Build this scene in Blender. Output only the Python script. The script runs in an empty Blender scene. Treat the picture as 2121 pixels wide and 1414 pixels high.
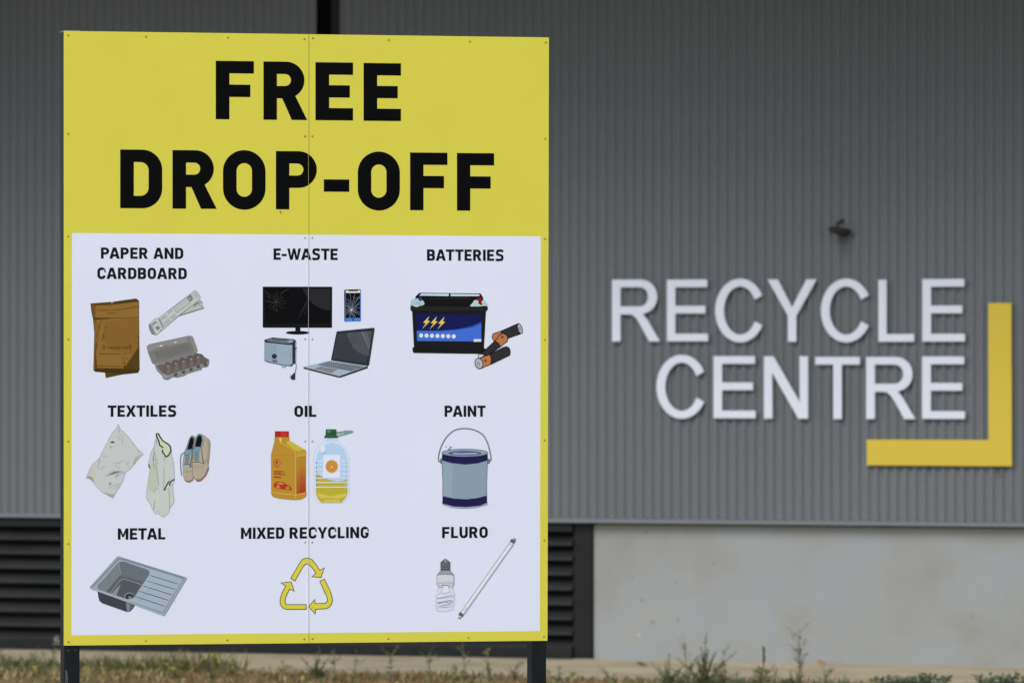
import bpy, bmesh, math, random
from mathutils import Vector, Matrix
from mathutils.geometry import tessellate_polygon
random.seed(7)
C = bpy.context.scene.collection
R = math.radians

# ------------------------------------------------------------------ camera
F, CX, CY = 13200.0, 1060.5, 707.0          # focal length and centre in photo pixels
HOR = 746.0                                 # horizon row in the photo
PITCH = math.atan((HOR - CY) / F)
CAM_H = 2.32
cam_d = bpy.data.cameras.new('camera'); cam = bpy.data.objects.new('camera', cam_d); C.objects.link(cam)
cam.location = (0, 0, CAM_H); cam.rotation_euler = (R(90) + PITCH, 0, 0)
cam_d.sensor_width = 36; cam_d.lens = 36 * F / 2121.0
cam_d.clip_start = 0.5; cam_d.clip_end = 1500
cam_d.dof.use_dof = True; cam_d.dof.focus_distance = 32.0; cam_d.dof.aperture_fstop = 4.0
bpy.context.scene.camera = cam

# ------------------------------------------------------------------ sky, sun, exposure
SUN_EL, SUN_AZ = R(43), R(-36)              # behind the camera, to its left
w = bpy.data.worlds.new('World'); bpy.context.scene.world = w; w.use_nodes = True
nt = w.node_tree; bg = nt.nodes['Background']
sky = nt.nodes.new('ShaderNodeTexSky'); sky.sky_type = 'NISHITA'; sky.sun_disc = False
sky.sun_elevation = SUN_EL; sky.sun_rotation = R(180) + SUN_AZ * -1
sky.air_density = 1.0; sky.dust_density = 1.0; sky.ozone_density = 1.0
nt.links.new(sky.outputs[0], bg.inputs[0]); bg.inputs[1].default_value = 0.15
sl = bpy.data.lights.new('sun', 'SUN'); sun = bpy.data.objects.new('sun', sl); C.objects.link(sun)
sl.energy = 1.35; sl.angle = R(30); sl.color = (1.0, 0.98, 0.95)
d = Vector((math.sin(SUN_AZ) * math.cos(SUN_EL), -math.cos(SUN_AZ) * math.cos(SUN_EL), math.sin(SUN_EL)))
sun.rotation_euler = d.to_track_quat('Z', 'Y').to_euler()
vs = bpy.context.scene.view_settings
vs.view_transform = 'Standard'; vs.look = 'None'; vs.gamma = 1; vs.use_curve_mapping = False
vs.exposure = 0.63

# ------------------------------------------------------------------ helpers: colour, materials
def lin(c):
    c = c / 255.0
    return c / 12.92 if c <= 0.04045 else ((c + 0.055) / 1.055) ** 2.4
INK_GAIN = (1.13, 1.06, 0.96)
def albedo(rgb, gain=INK_GAIN):
    return tuple(min(0.9, lin(v) * g) for v, g in zip(rgb, gain)) + (1,)
_m = {}
def base_mat(name, col, rough=0.55, spec=0.3, metal=0.0):
    m = bpy.data.materials.new(name); m.use_nodes = True
    p = m.node_tree.nodes['Principled BSDF']
    p.inputs['Base Color'].default_value = col if len(col) == 4 else tuple(col) + (1,)
    p.inputs['Roughness'].default_value = rough
    p.inputs['Specular IOR Level'].default_value = spec
    p.inputs['Metallic'].default_value = metal
    return m
def ink(rgb):
    if rgb not in _m: _m[rgb] = base_mat('print_%02x%02x%02x' % rgb, albedo(rgb), 0.55, 0.03)
    return _m[rgb]
def noise_mat(name, stops, scale=5, detail=6, rough=0.7, spec=0.25, bump=0.0, stretch=(1, 1, 1), bump_scale=None, bdist=0.01):
    m = base_mat(name, (0.5, 0.5, 0.5), rough, spec); n = m.node_tree.nodes; l = m.node_tree.links
    p = n['Principled BSDF']
    tc = n.new('ShaderNodeTexCoord'); mp = n.new('ShaderNodeMapping'); mp.inputs['Scale'].default_value = stretch
    l.new(tc.outputs['Object'], mp.inputs[0])
    t = n.new('ShaderNodeTexNoise'); t.inputs['Scale'].default_value = scale; t.inputs['Detail'].default_value = detail
    l.new(mp.outputs[0], t.inputs['Vector'])
    r = n.new('ShaderNodeValToRGB'); l.new(t.outputs[0], r.inputs[0]); l.new(r.outputs[0], p.inputs['Base Color'])
    e = r.color_ramp.elements
    while len(e) < len(stops): e.new(0.5)
    for i, (pos, col) in enumerate(stops):
        e[i].position = pos; e[i].color = tuple(col) + (1,)
    if bump:
        t2 = n.new('ShaderNodeTexNoise'); t2.inputs['Scale'].default_value = bump_scale or scale * 6; t2.inputs['Detail'].default_value = 8
        l.new(mp.outputs[0], t2.inputs['Vector'])
        b = n.new('ShaderNodeBump'); b.inputs['Strength'].default_value = bump; b.inputs['Distance'].default_value = bdist
        l.new(t2.outputs[0], b.inputs['Height']); l.new(b.outputs[0], p.inputs['Normal'])
    return m

# ------------------------------------------------------------------ helpers: objects
def tag(o, label=None, cat=None, group=None, kind=None):
    if label: o['label'] = label
    if cat: o['category'] = cat
    if group: o['group'] = group
    if kind: o['kind'] = kind
    return o
def empty(name, loc, rz=0, label=None, cat=None, group=None):
    o = bpy.data.objects.new(name, None); C.objects.link(o); o.location = loc; o.rotation_euler = (0, 0, rz)
    o.empty_display_size = 0.2
    return tag(o, label, cat, group)
def obj(name, bm, mats, parent=None, smooth=False, label=None):
    me = bpy.data.meshes.new(name); bm.to_mesh(me); bm.free()
    for m in (mats if isinstance(mats, (list, tuple)) else [mats]): me.materials.append(m)
    if smooth:
        for p in me.polygons: p.use_smooth = True
    o = bpy.data.objects.new(name, me); C.objects.link(o); o.parent = parent
    if label: o['label'] = label
    return o
def box(bm, x0, x1, y0, y1, z0, z1, mi=0, bevel=0.0):
    r = bmesh.ops.create_cube(bm, size=1.0)
    vs_ = r['verts']
    for v in vs_:
        v.co = Vector(((x0 + x1) / 2 + v.co.x * (x1 - x0), (y0 + y1) / 2 + v.co.y * (y1 - y0), (z0 + z1) / 2 + v.co.z * (z1 - z0)))
    fs = set(f for v in vs_ for f in v.link_faces)
    for f in fs: f.material_index = mi
    if bevel:
        es = list(set(e for v in vs_ for e in v.link_edges))
        r = bmesh.ops.bevel(bm, geom=es, offset=bevel, segments=2, affect='EDGES', profile=0.5)
        for f in r['faces']: f.material_index = mi
def tube(bm, pts, radii, sides=6, mi=0, cap=True):
    rings = []
    n = len(pts)
    pts = [Vector(p) for p in pts]
    for i, p in enumerate(pts):
        t = (pts[min(i + 1, n - 1)] - pts[max(i - 1, 0)]).normalized()
        a = t.cross(Vector((0, 0, 1)))
        if a.length < 0.05: a = t.cross(Vector((0, 1, 0)))
        a.normalize(); b = t.cross(a)
        rr = radii[i] if isinstance(radii, (list, tuple)) else radii
        rings.append([bm.verts.new(p + (a * math.cos(q) + b * math.sin(q)) * rr) for q in [2 * math.pi * k / sides for k in range(sides)]])
    for i in range(n - 1):
        for k in range(sides):
            f = bm.faces.new((rings[i][k], rings[i][(k + 1) % sides], rings[i + 1][(k + 1) % sides], rings[i + 1][k])); f.material_index = mi
    if cap:
        for rg in (rings[0], rings[-1]):
            f = bm.faces.new(rg); f.material_index = mi

# ------------------------------------------------------------------ the two planes (sign, wall)
CAM = Vector((0, 0, CAM_H))
def ray(px, py):
    v = Vector(((px - CX) / F, 1.0, (CY - py) / F))
    return Vector((v.x, v.y * math.cos(PITCH) - v.z * math.sin(PITCH), v.y * math.sin(PITCH) + v.z * math.cos(PITCH)))
class Plane:
    """an upright plane: local x runs along it, local y points away from the camera, z is up from the ground"""
    def __init__(s, ox, oy, ang):
        s.o = Vector((ox, oy, 0)); s.a = ang
        s.u = Vector((math.cos(ang), math.sin(ang), 0)); s.n = Vector((-math.sin(ang), math.cos(ang), 0))
    def at(s, px, py, off=0.0):
        r = ray(px, py); o = s.o + s.n * off
        t = (o - CAM).dot(s.n) / r.dot(s.n)
        p = CAM + r * t
        return ((p - s.o).dot(s.u), p.z)
    def world(s, x, y, z): return s.o + s.u * x + s.n * y + Vector((0, 0, z))
TH = R(13.5)
DL = 31.68
SIGN = Plane((132 - CX) / F * DL, DL, TH)
PH = -math.atan(2.85e-5 * F)
WALL = Plane(0, 49.6, PH)

# ================================================================== SETTING
g_bm = bmesh.new()
vsq = [g_bm.verts.new((x, y, 0)) for x, y in ((-400, -60), (400, -60), (400, 700), (-400, 700))]
g_bm.faces.new(vsq)
ground_m = noise_mat('dry_soil', [(0.30, (0.13, 0.085, 0.045)), (0.5, (0.22, 0.155, 0.08)), (0.62, (0.18, 0.15, 0.065)), (0.75, (0.29, 0.215, 0.115))], scale=9, detail=9, rough=0.95, spec=0.05, bump=0.6, bdist=0.03)
g = obj('ground', g_bm, ground_m); tag(g, kind='structure')

PATH_D = 3.0
p_bm = bmesh.new()
edge = []
x = -22.0
def ground_xy(px, py):
    r = ray(px, py); p = CAM + r * (-CAM_H / r.z); q = p - WALL.o
    return q.dot(WALL.u), -q.dot(WALL.n)
EA, EB = ground_xy(0, 1381), ground_xy(2121, 1427)
def path_edge(x): return EA[1] + (EB[1] - EA[1]) * (max(-6, min(6, x)) - EA[0]) / (EB[0] - EA[0])
while x <= 22:
    edge.append((x, -path_edge(x) + 0.05 * math.sin(x * 1.7) + random.uniform(-0.03, 0.03))); x += 0.25
top = [p_bm.verts.new(WALL.world(a, b, 0.004)) for a, b in edge]
bot = [p_bm.verts.new(WALL.world(a, 0.3, 0.004)) for a, b in edge]
for i in range(len(edge) - 1): p_bm.faces.new((top[i], top[i + 1], bot[i + 1], bot[i]))
path_m = noise_mat('dusty_concrete', [(0.3, (0.33, 0.275, 0.17)), (0.5, (0.41, 0.345, 0.22)), (0.7, (0.47, 0.40, 0.26))], scale=1.6, detail=8, rough=0.9, spec=0.1, bump=0.2)
pth = obj('path', p_bm, path_m); tag(pth, kind='structure')

# ------------------------------------------------------------------ building
BX0, BX1 = -14.0, 14.0
bld = empty('warehouse_building', WALL.o, PH, 'grey corrugated metal building with dark louvres and concrete base behind the yellow sign', 'building')
FLB = WALL.at(1120, 1080.5)[1]                # lower edge of the cladding flashing
FLT = FLB + 0.026
EAVE_Z = WALL.at(1060, 0)[1] + 1.3
clad_m = noise_mat('grey_colour_steel', [(0.3, (0.128, 0.134, 0.136)), (0.7, (0.141, 0.147, 0.149))], scale=0.5, detail=3, rough=0.5, spec=0.25, stretch=(1, 1, 0.6))
flash_m = base_mat('grey_flashing', (0.118, 0.122, 0.124), 0.45, 0.25)
dark_m = noise_mat('charcoal_steel', [(0.3, (0.009, 0.009, 0.0095)), (0.7, (0.013, 0.013, 0.0135))], scale=4, rough=0.5, spec=0.15)
black_m = base_mat('dark_interior', (0.012, 0.012, 0.012), 0.9, 0.05)
SX0 = WALL.at(655, 30)[0]; SX1 = WALL.at(705, 30)[0]
PITCHW, AMP, SEG = 0.076, 0.0118, 14
def add_streaks(m, spots):
    """rusty run-off streaks below fittings: (x, top z, half width, length) on the wall"""
    n = m.node_tree.nodes; l = m.node_tree.links; p = n['Principled BSDF']
    tc = n.new('ShaderNodeTexCoord'); sx = n.new('ShaderNodeSeparateXYZ'); l.new(tc.outputs['Object'], sx.inputs[0])
    def M(op, a, b=None, clamp=False):
        q = n.new('ShaderNodeMath'); q.operation = op; q.use_clamp = clamp
        for i, v in enumerate((a, b)):
            if v is None: continue
            if isinstance(v, (int, float)): q.inputs[i].default_value = v
            else: l.new(v, q.inputs[i])
        return q.outputs[0]
    nz = n.new('ShaderNodeTexNoise'); nz.inputs['Scale'].default_value = 22; mp = n.new('ShaderNodeMapping'); mp.inputs['Scale'].default_value = (1, 1, .12)
    l.new(tc.outputs['Object'], mp.inputs[0]); l.new(mp.outputs[0], nz.inputs['Vector'])
    for cx_, cz_, hw_, ln_ in spots:
        a = M('SUBTRACT', 1.0, M('DIVIDE', M('ABSOLUTE', M('SUBTRACT', sx.outputs[0], cx_)), hw_), True)
        dz = M('DIVIDE', M('SUBTRACT', cz_, sx.outputs[2]), ln_)
        b = M('MULTIPLY', M('SUBTRACT', 1.0, dz, True), M('GREATER_THAN', dz, 0.0))
        f = M('MULTIPLY', M('MULTIPLY', M('MULTIPLY', a, b), nz.outputs[0]), 1.5, True)
        src = p.inputs['Base Color'].links[0].from_socket
        mx = n.new('ShaderNodeMixRGB'); l.new(f, mx.inputs[0]); l.new(src, mx.inputs[1]); mx.inputs[2].default_value = (0.055, 0.045, 0.030, 1); l.new(mx.outputs[0], p.inputs['Base Color'])
_a, _b = WALL.at(1750, 486), WALL.at(2070, 962)
add_streaks(clad_m, [(_a[0], _a[1], .075, .24), (_b[0], _b[1], .05, .14), (_b[0] - .55, _b[1], .03, .08)])
def corrugated(x0, x1):
    bm = bmesh.new(); n = int(round((x1 - x0) / PITCHW * SEG)); prev = None
    for i in range(n + 1):
        xx = x0 + (x1 - x0) * i / n
        yy = -AMP * math.cos(2 * math.pi * (xx - SX1) / PITCHW)
        a = bm.verts.new((xx, yy, FLT - 0.03)); b = bm.verts.new((xx, yy, EAVE_Z + 0.05))
        if prev: bm.faces.new((prev[0], a, b, prev[1]))
        prev = (a, b)
    return bm
obj('wall_cladding', corrugated(BX0, SX0), clad_m, bld, True)
obj('wall_cladding', corrugated(SX1 + 0.002, BX1), clad_m, bld, True)
# recessed joint between the two sheets of cladding
bm = bmesh.new()
box(bm, SX0 - 0.02, SX0, 0.013, 0.30, FLT, EAVE_Z, 1)  # left jamb: deep shade of the slot painted in as black
box(bm, SX1 + 0.002, SX1 + 0.02, 0.013, 0.30, FLT, EAVE_Z, 0)
box(bm, SX0 - 0.02, SX1 + 0.02, 0.301, 0.32, FLT, EAVE_Z, 0)
obj('recessed_joint', bm, [base_mat('dark_flashing', (0.05, 0.05, 0.048), 0.6, 0.2), black_m], bld)
# bottom flashing: a folded strip
bm = bmesh.new()
prof = [(0.012, FLT + 0.012), (-0.020, FLT), (-0.032, FLB + 0.006), (-0.034, FLB), (-0.030, FLB - 0.003), (0.12, FLB + 0.002)]
rows = [[bm.verts.new((xx, y, z)) for y, z in prof] for xx in (BX0, BX1)]
for i in range(len(prof) - 1): bm.faces.new((rows[0][i], rows[1][i], rows[1][i + 1], rows[0][i + 1]))
obj('flashing', bm, flash_m, bld)
# concrete base panel to the right, louvre bay to the left
LX = WALL.at(1224, 1200)[0]
conc_m = noise_mat('precast_concrete', [(0.26, (0.238, 0.230, 0.204)), (0.42, (0.262, 0.260, 0.238)), (0.50, (0.270, 0.272, 0.258)), (0.58, (0.272, 0.279, 0.275)), (0.74, (0.294, 0.286, 0.252))], scale=1.7, detail=10, rough=0.85, spec=0.2, bump=0.12, bdist=0.006)
def add_spots(m):
    n = m.node_tree.nodes; l = m.node_tree.links; p = n['Principled BSDF']
    src = p.inputs['Base Color'].links[0].from_socket
    tc = n.new('ShaderNodeTexCoord'); v = n.new('ShaderNodeTexVoronoi'); v.inputs['Scale'].default_value = 2.2
    l.new(tc.outputs['Object'], v.inputs['Vector'])
    r = n.new('ShaderNodeValToRGB'); r.color_ramp.elements[0].position = 0.03; r.color_ramp.elements[1].position = 0.075
    r.color_ramp.elements[0].color = (0.60, 0.57, 0.50, 1); r.color_ramp.elements[1].color = (1, 1, 1, 1)
    l.new(v.outputs['Distance'], r.inputs[0])
    mx = n.new('ShaderNodeMixRGB'); mx.blend_type = 'MULTIPLY'; mx.inputs[0].default_value = 1
    l.new(src, mx.inputs[1]); l.new(r.outputs[0], mx.inputs[2]); l.new(mx.outputs[0], p.inputs['Base Color'])
add_spots(conc_m)
bm = bmesh.new(); box(bm, LX, BX1, 0.06, 0.35, -0.1, FLB - 0.013, 0, 0.005); cbase = obj('concrete_base', bm, conc_m, bld)
stain_m = base_mat('concrete_stain', (0.215, 0.21, 0.185), 0.9, 0.05); pale_m = base_mat('pale_spot', (0.45, 0.45, 0.43), 0.9, 0.05)
for px_, py_, r_, m_ in ((1331, 1242, 4.5, stain_m), (1352, 1287, 5, stain_m), (1404, 1283, 4, stain_m), (1399, 1205, 3.5, stain_m), (1310, 1197, 3, stain_m), (1478, 1166, 4, stain_m), (2014, 1275, 4, stain_m), (1338, 1103, 5, stain_m), (1324, 1314, 3, pale_m), (1276, 1234, 2.5, stain_m)):
    bm = bmesh.new(); a_, b_ = WALL.at(px_, py_, 0.059); rr_ = r_ / F * 49
    f_ = bm.faces.new([bm.verts.new((a_ + rr_ * random.uniform(.6, 1.1) * math.cos(q), 0.0585, b_ + rr_ * random.uniform(.6, 1.2) * math.sin(q))) for q in [2 * math.pi * k / 9 for k in range(9)]])
    f_.normal_update()
    if f_.normal.y > 0: f_.normal_flip()
    obj('stain', bm, m_, cbase)
lv = bpy.data.objects.new('louvre', None); C.objects.link(lv); lv.parent = bld; lv['label'] = 'black horizontal louvre vent'
LB = WALL.at(1140, 1362)[1]; LT = FLB - 0.010
px_m = (LT - LB) / (1362 - 1081)
bm = bmesh.new()
fr = 0.158
box(bm, LX - fr, LX - 0.003, 0.035, 0.16, LB, LT - 0.003, 0, 0.004)
box(bm, BX0, LX - fr, 0.004, 0.16, LT - 17 * px_m, LT - 0.003, 0)
box(bm, BX0, LX - fr, 0.002, 0.16, LB + 0.002, LB + 21 * px_m, 0)
box(bm, BX0, LX - 0.003, 0.161, 0.20, LB, LT - 0.003, 1)
for xx in (LX - fr - 2.9, LX - fr - 5.8):
    box(bm, xx - 0.05, xx + 0.05, 0.003, 0.15, LB + 21 * px_m + 0.001, LT - 17 * px_m - 0.001, 0)
obj('louvre_frame', bm, [dark_m, black_m], lv)
bm = bmesh.new()
zz = LT - 17 * px_m - 0.006
pitch = 31.1 * px_m
k = 0
while zz - k * pitch > LB + 24 * px_m:
    zt = zz - k * pitch - 12 * px_m; zb = zz - k * pitch - 27.5 * px_m
    pr = [(0.135, zt + 0.045), (0.03, zb + 0.035), (0.012, zb + 0.030), (0.012, zb), (0.020, zb), (0.020, zb + 0.022), (0.135, zt + 0.035)]
    rw = [[bm.verts.new((xx, y, z)) for y, z in pr] for xx in (BX0, LX - fr - 0.001)]
    for i in range(len(pr) - 1): bm.faces.new((rw[0][i], rw[1][i], rw[1][i + 1], rw[0][i + 1]))
    k += 1
slat_m = noise_mat('charcoal_slat', [(0.3, (0.017, 0.017, 0.017)), (0.7, (0.025, 0.025, 0.024))], scale=5, rough=0.5, spec=0.2, stretch=(0.4, 1, 1))
obj('louvre_slats', bm, slat_m, lv)
# foundation strip under the louvre
bm = bmesh.new(); box(bm, BX0, LX - 0.001, 0.03, 0.35, -0.1, LB - 0.002); obj('concrete_base', bm, conc_m, bld)
# roof overhang above the picture
bm = bmesh.new()
box(bm, BX0, BX1, -3.5, 6.0, EAVE_Z + 0.05, EAVE_Z + 0.25)
box(bm, BX0, BX1, -3.62, -3.502, EAVE_Z - 0.02, EAVE_Z + 0.30)
obj('roof', bm, base_mat('eave_grey', (0.12, 0.12, 0.12), 0.7), bld)
bm = bmesh.new(); box(bm, BX0, BX1, 6.0, 6.2, -0.1, EAVE_Z + 0.05); box(bm, BX0, BX0 + 0.2, 0.36, 5.99, -0.1, EAVE_Z + 0.05); box(bm, BX1 - 0.2, BX1, 0.36, 5.99, -0.1, EAVE_Z + 0.05)
obj('rear_wall', bm, flash_m, bld)

# ================================================================== OUTLINE TOOLS
def fillet(pts, seg=7):
    """closed polygon of (x, y[, r]) with rounded corners"""
    out = []; n = len(pts)
    for i in range(n):
        p = pts[i]; r = p[2] if len(p) > 2 else 0
        P = Vector(p[:2])
        if r <= 0: out.append((P.x, P.y)); continue
        A = Vector(pts[i - 1][:2]) - P; B = Vector(pts[(i + 1) % n][:2]) - P
        la, lb = A.length, B.length; A /= la; B /= lb
        cosang = max(-0.999, min(0.999, A.dot(B))); ang = math.acos(cosang)
        t = min(r / math.tan(ang / 2), la * 0.5001 if len(pts[i - 1]) > 2 else la, lb * 0.5001 if len(pts[(i + 1) % n]) > 2 else lb)
        rr = t * math.tan(ang / 2)
        cen = P + (A + B).normalized() * (rr / math.sin(ang / 2))
        s = P + A * t - cen; e = P + B * t - cen
        a0 = math.atan2(s.y, s.x); a1 = math.atan2(e.y, e.x); da = (a1 - a0 + math.pi) % (2 * math.pi) - math.pi
        for k in range(seg + 1):
            q = a0 + da * k / seg; out.append((cen.x + rr * math.cos(q), cen.y + rr * math.sin(q)))
    return out
def catmull(pts, n=4, closed=True):
    out = []; m = len(pts)
    rng = range(m) if closed else range(m - 1)
    for i in rng:
        g_ = lambda j: Vector(pts[j % m] if closed else pts[max(0, min(m - 1, j))])
        p0, p1, p2, p3 = g_(i - 1), g_(i), g_(i + 1), g_(i + 2)
        for k in range(n):
            t = k / n
            q = 0.5 * ((2 * p1) + (p2 - p0) * t + (2 * p0 - 5 * p1 + 4 * p2 - p3) * t * t + (3 * p1 - p0 - 3 * p2 + p3) * t ** 3)
            out.append((q.x, q.y))
    if not closed: out.append(tuple(pts[-1]))
    return out
def ellipse(cx, cy, rx, ry, rot=0, n=28, a0=0, a1=360):
    out = []; c, s = math.cos(R(rot)), math.sin(R(rot))
    full = abs(a1 - a0) >= 360
    for k in range(n if full else n + 1):
        q = R(a0 + (a1 - a0) * k / n); x_, y_ = rx * math.cos(q), ry * math.sin(q)
        out.append((cx + x_ * c - y_ * s, cy + x_ * s + y_ * c))
    return out
def ribbon(pts, wd, closed=False):
    """left and right offset outlines of a polyline; wd one width or one per point"""
    n = len(pts); L_, R_ = [], []
    for i in range(n):
        if closed: a, b = Vector(pts[i - 1]), Vector(pts[(i + 1) % n])
        else: a, b = Vector(pts[max(0, i - 1)]), Vector(pts[min(n - 1, i + 1)])
        p = Vector(pts[i]); d1 = (p - a); d2 = (b - p)
        if d1.length < 1e-9: d1 = d2
        if d2.length < 1e-9: d2 = d1
        d1 = d1.normalized(); d2 = d2.normalized()
        t = d1 + d2
        if t.length < 0.2: t = d2
        t.normalize(); nn = Vector((-t.y, t.x)); c = max(0.45, nn.dot(Vector((-d2.y, d2.x))))
        h = (wd[i] if isinstance(wd, (list, tuple)) else wd) / 2 / c
        L_.append(p + nn * h); R_.append(p - nn * h)
    return L_, R_

# ================================================================== GLYPHS (cap height 1, y down)
def stroke_poly(pts, t):
    l, r = ribbon(pts, t); return [(v.x, v.y) for v in l] + [(v.x, v.y) for v in reversed(r)]
def din(ch, w, t):
    """bold engineering grotesque; returns (width, [(outer, [holes])...])"""
    def rect(x0, y0, x1, y1): return [(x0, y0), (x1, y0), (x1, y1), (x0, y1)]
    if ch == 'E': return .64, [([(0, 0), (.64, 0), (.64, t), (w, t), (w, .5 - t / 2), (.585, .5 - t / 2), (.585, .5 + t / 2), (w, .5 + t / 2), (w, 1 - t), (.64, 1 - t), (.64, 1), (0, 1)], [])]
    if ch == 'F': return .65, [([(0, 0), (.65, 0), (.65, t), (w, t), (w, .51 - t / 2), (.59, .51 - t / 2), (.59, .51 + t / 2), (w, .51 + t / 2), (w, 1), (0, 1)], [])]
    if ch == 'L': return .61, [([(0, 0), (w, 0), (w, 1 - t), (.61, 1 - t), (.61, 1), (0, 1)], [])]
    if ch == 'I': return w, [(rect(0, 0, w, 1), [])]
    if ch == '-': return .44, [(rect(0, .48, .44, .48 + t), [])]
    if ch == 'T': return .75, [([(0, 0), (.75, 0), (.75, t), (.375 + w / 2, t), (.375 + w / 2, 1), (.375 - w / 2, 1), (.375 - w / 2, t), (0, t)], [])]
    if ch == 'D':
        W = .72; return W, [(fillet([(0, 0), (W, 0, .34), (W, 1, .34), (0, 1)], 10), [fillet([(w, t), (W - w, t, .14), (W - w, 1 - t, .14), (w, 1 - t)])])]
    if ch in 'O0':
        W = .73; return W, [(fillet([(0, -.01, .365), (W, -.01, .365), (W, 1.01, .365), (0, 1.01, .365)], 12), [fillet([(w, t, .3), (W - w, t, .3), (W - w, 1 - t, .3), (w, 1 - t, .3)], 9)])]
    if ch in 'PR':
        W = .71; bb = .63; rr = bb / 2
        hole = fillet([(w, t), (W - w, t, .3), (W - w, bb - t, .3), (w, bb - t)], 9)
        if ch == 'P': return W, [(fillet([(0, 0), (W, 0, rr), (W, bb, rr), (w, bb), (w, 1), (0, 1)], 10), [hole])]
        out = fillet([(0, 0), (W, 0, rr), (W, bb, rr), (W - rr, bb)], 12)
        cut = []
        for p in out[1:]:
            if p[0] >= .54 or p[1] < .4: cut.append(p)
        return .76, [([(0, 0)] + cut + [(.76, 1), (.76 - w * 1.16, 1), (.325 + (.233 - w) * .6, bb), (w, bb), (w, 1), (0, 1)], [hole])]
    if ch == 'B':
        W = .71; out = fillet([(0, 0), (.69, 0, .24), (.69, .485, .20), (.60, .492), (W, .50, .22), (W, 1, .26), (0, 1)], 8)
        return W, [(out, [fillet([(w, t), (.69 - w, t, .11), (.69 - w, .5 - t / 2 + .01, .11), (w, .5 - t / 2 + .01)]), fillet([(w, .5 + t / 2), (W - w, .5 + t / 2, .12), (W - w, 1 - t, .12), (w, 1 - t)])])]
    if ch in 'CG':
        h = w / 2; W = .72
        pts = fillet([(W - h, .31), (W - h, t / 2 - .01, .29), (h, t / 2 - .01, .29), (h, 1.01 - t / 2, .29), (W - h, 1.01 - t / 2, .29), (W - h, .69)], 8)
        if ch == 'G':
            pts = fillet([(W - h, .31), (W - h, t / 2 - .01, .29), (h, t / 2 - .01, .29), (h, 1.01 - t / 2, .29), (W - h, 1.01 - t / 2, .27), (W - h, .50)], 8)
            return W, [(stroke_poly(pts, w * .97), []), (rect(.40, .50, W - w + .02, .50 + t * .9), [])]
        return W, [(stroke_poly(pts, w * .97), [])]
    if ch == 'S':
        h = w / 2; W = .72
        pts = catmull([(W - .06, .19), (.52, .085), (.36, t / 2 - .01), (.19, .11), (h + .02, .27), (.17, .415), (.36, .485), (.56, .56), (W - h - .01, .73), (.53, .89), (.34, 1.01 - t / 2), (.17, .93), (.05, .83)], 4, False)
        return W, [(stroke_poly(pts, w * .94), [])]
    if ch == 'U':
        W = .73; h = w / 2
        return W, [(stroke_poly(fillet([(h, 0), (h, 1.01 - t / 2, .28), (W - h, 1.01 - t / 2, .28), (W - h, 0)], 9), w * .98), [])]
    if ch == 'A':
        W = .90; c = W / 2; b = w * 1.02
        return W, [([(c - b * .62, 0), (c + b * .62, 0), (W, 1), (W - b * 1.08, 1), (W - b * 1.08 - .068, 1 - .2), (b * 1.08 + .068, 1 - .2), (b * 1.08, 1), (0, 1)], [[(c, .30), (c + .125, .80 - t), (c - .125, .80 - t)]])]
    if ch == 'N':
        W = .78; return W, [([(0, 0), (w * .95, 0), (W - w, .58), (W - w, 0), (W, 0), (W, 1), (W - w * .95, 1), (w, .42), (w, 1), (0, 1)], [])]
    if ch == 'M':
        W = .91; c = W / 2; return W, [([(0, 0), (w * .95, 0), (c, .54), (W - w * .95, 0), (W, 0), (W, 1), (W - w, 1), (W - w, .40), (c + .07, .78), (c - .07, .78), (w, .40), (w, 1), (0, 1)], [])]
    if ch == 'W':
        W = 1.22; c = W / 2; b = w * 1.0
        return W, [([(0, 0), (b * 1.02, 0), (.35, .68), (c - b * .44, 0), (c + b * .44, 0), (W - .35, .68), (W - b * 1.02, 0), (W, 0), (W - .25, 1), (W - .25 - b, 1), (c, .40), (.25 + b, 1), (.25, 1)], [])]
    if ch == 'X':
        W = .88; b = w * 1.15; c = W / 2
        return W, [([(.02, 0), (.02 + b, 0), (c, .335), (W - .02 - b, 0), (W - .02, 0), (c + b * .58, .49), (W, 1), (W - b, 1), (c, .655), (b, 1), (0, 1), (c - b * .58, .49)], [])]
    if ch == 'Y':
        W = .86; b = w * 1.12; c = W / 2
        return W, [([(0, 0), (b, 0), (c, .43), (W - b, 0), (W, 0), (c + w / 2, .62), (c + w / 2, 1), (c - w / 2, 1), (c - w / 2, .62)], [])]
    if ch == 'H':
        W = .75; return W, [([(0, 0), (w, 0), (w, .5 - t / 2), (W - w, .5 - t / 2), (W - w, 0), (W, 0), (W, 1), (W - w, 1), (W - w, .5 + t / 2), (w, .5 + t / 2), (w, 1), (0, 1)], [])]
    raise ValueError(ch)

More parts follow.
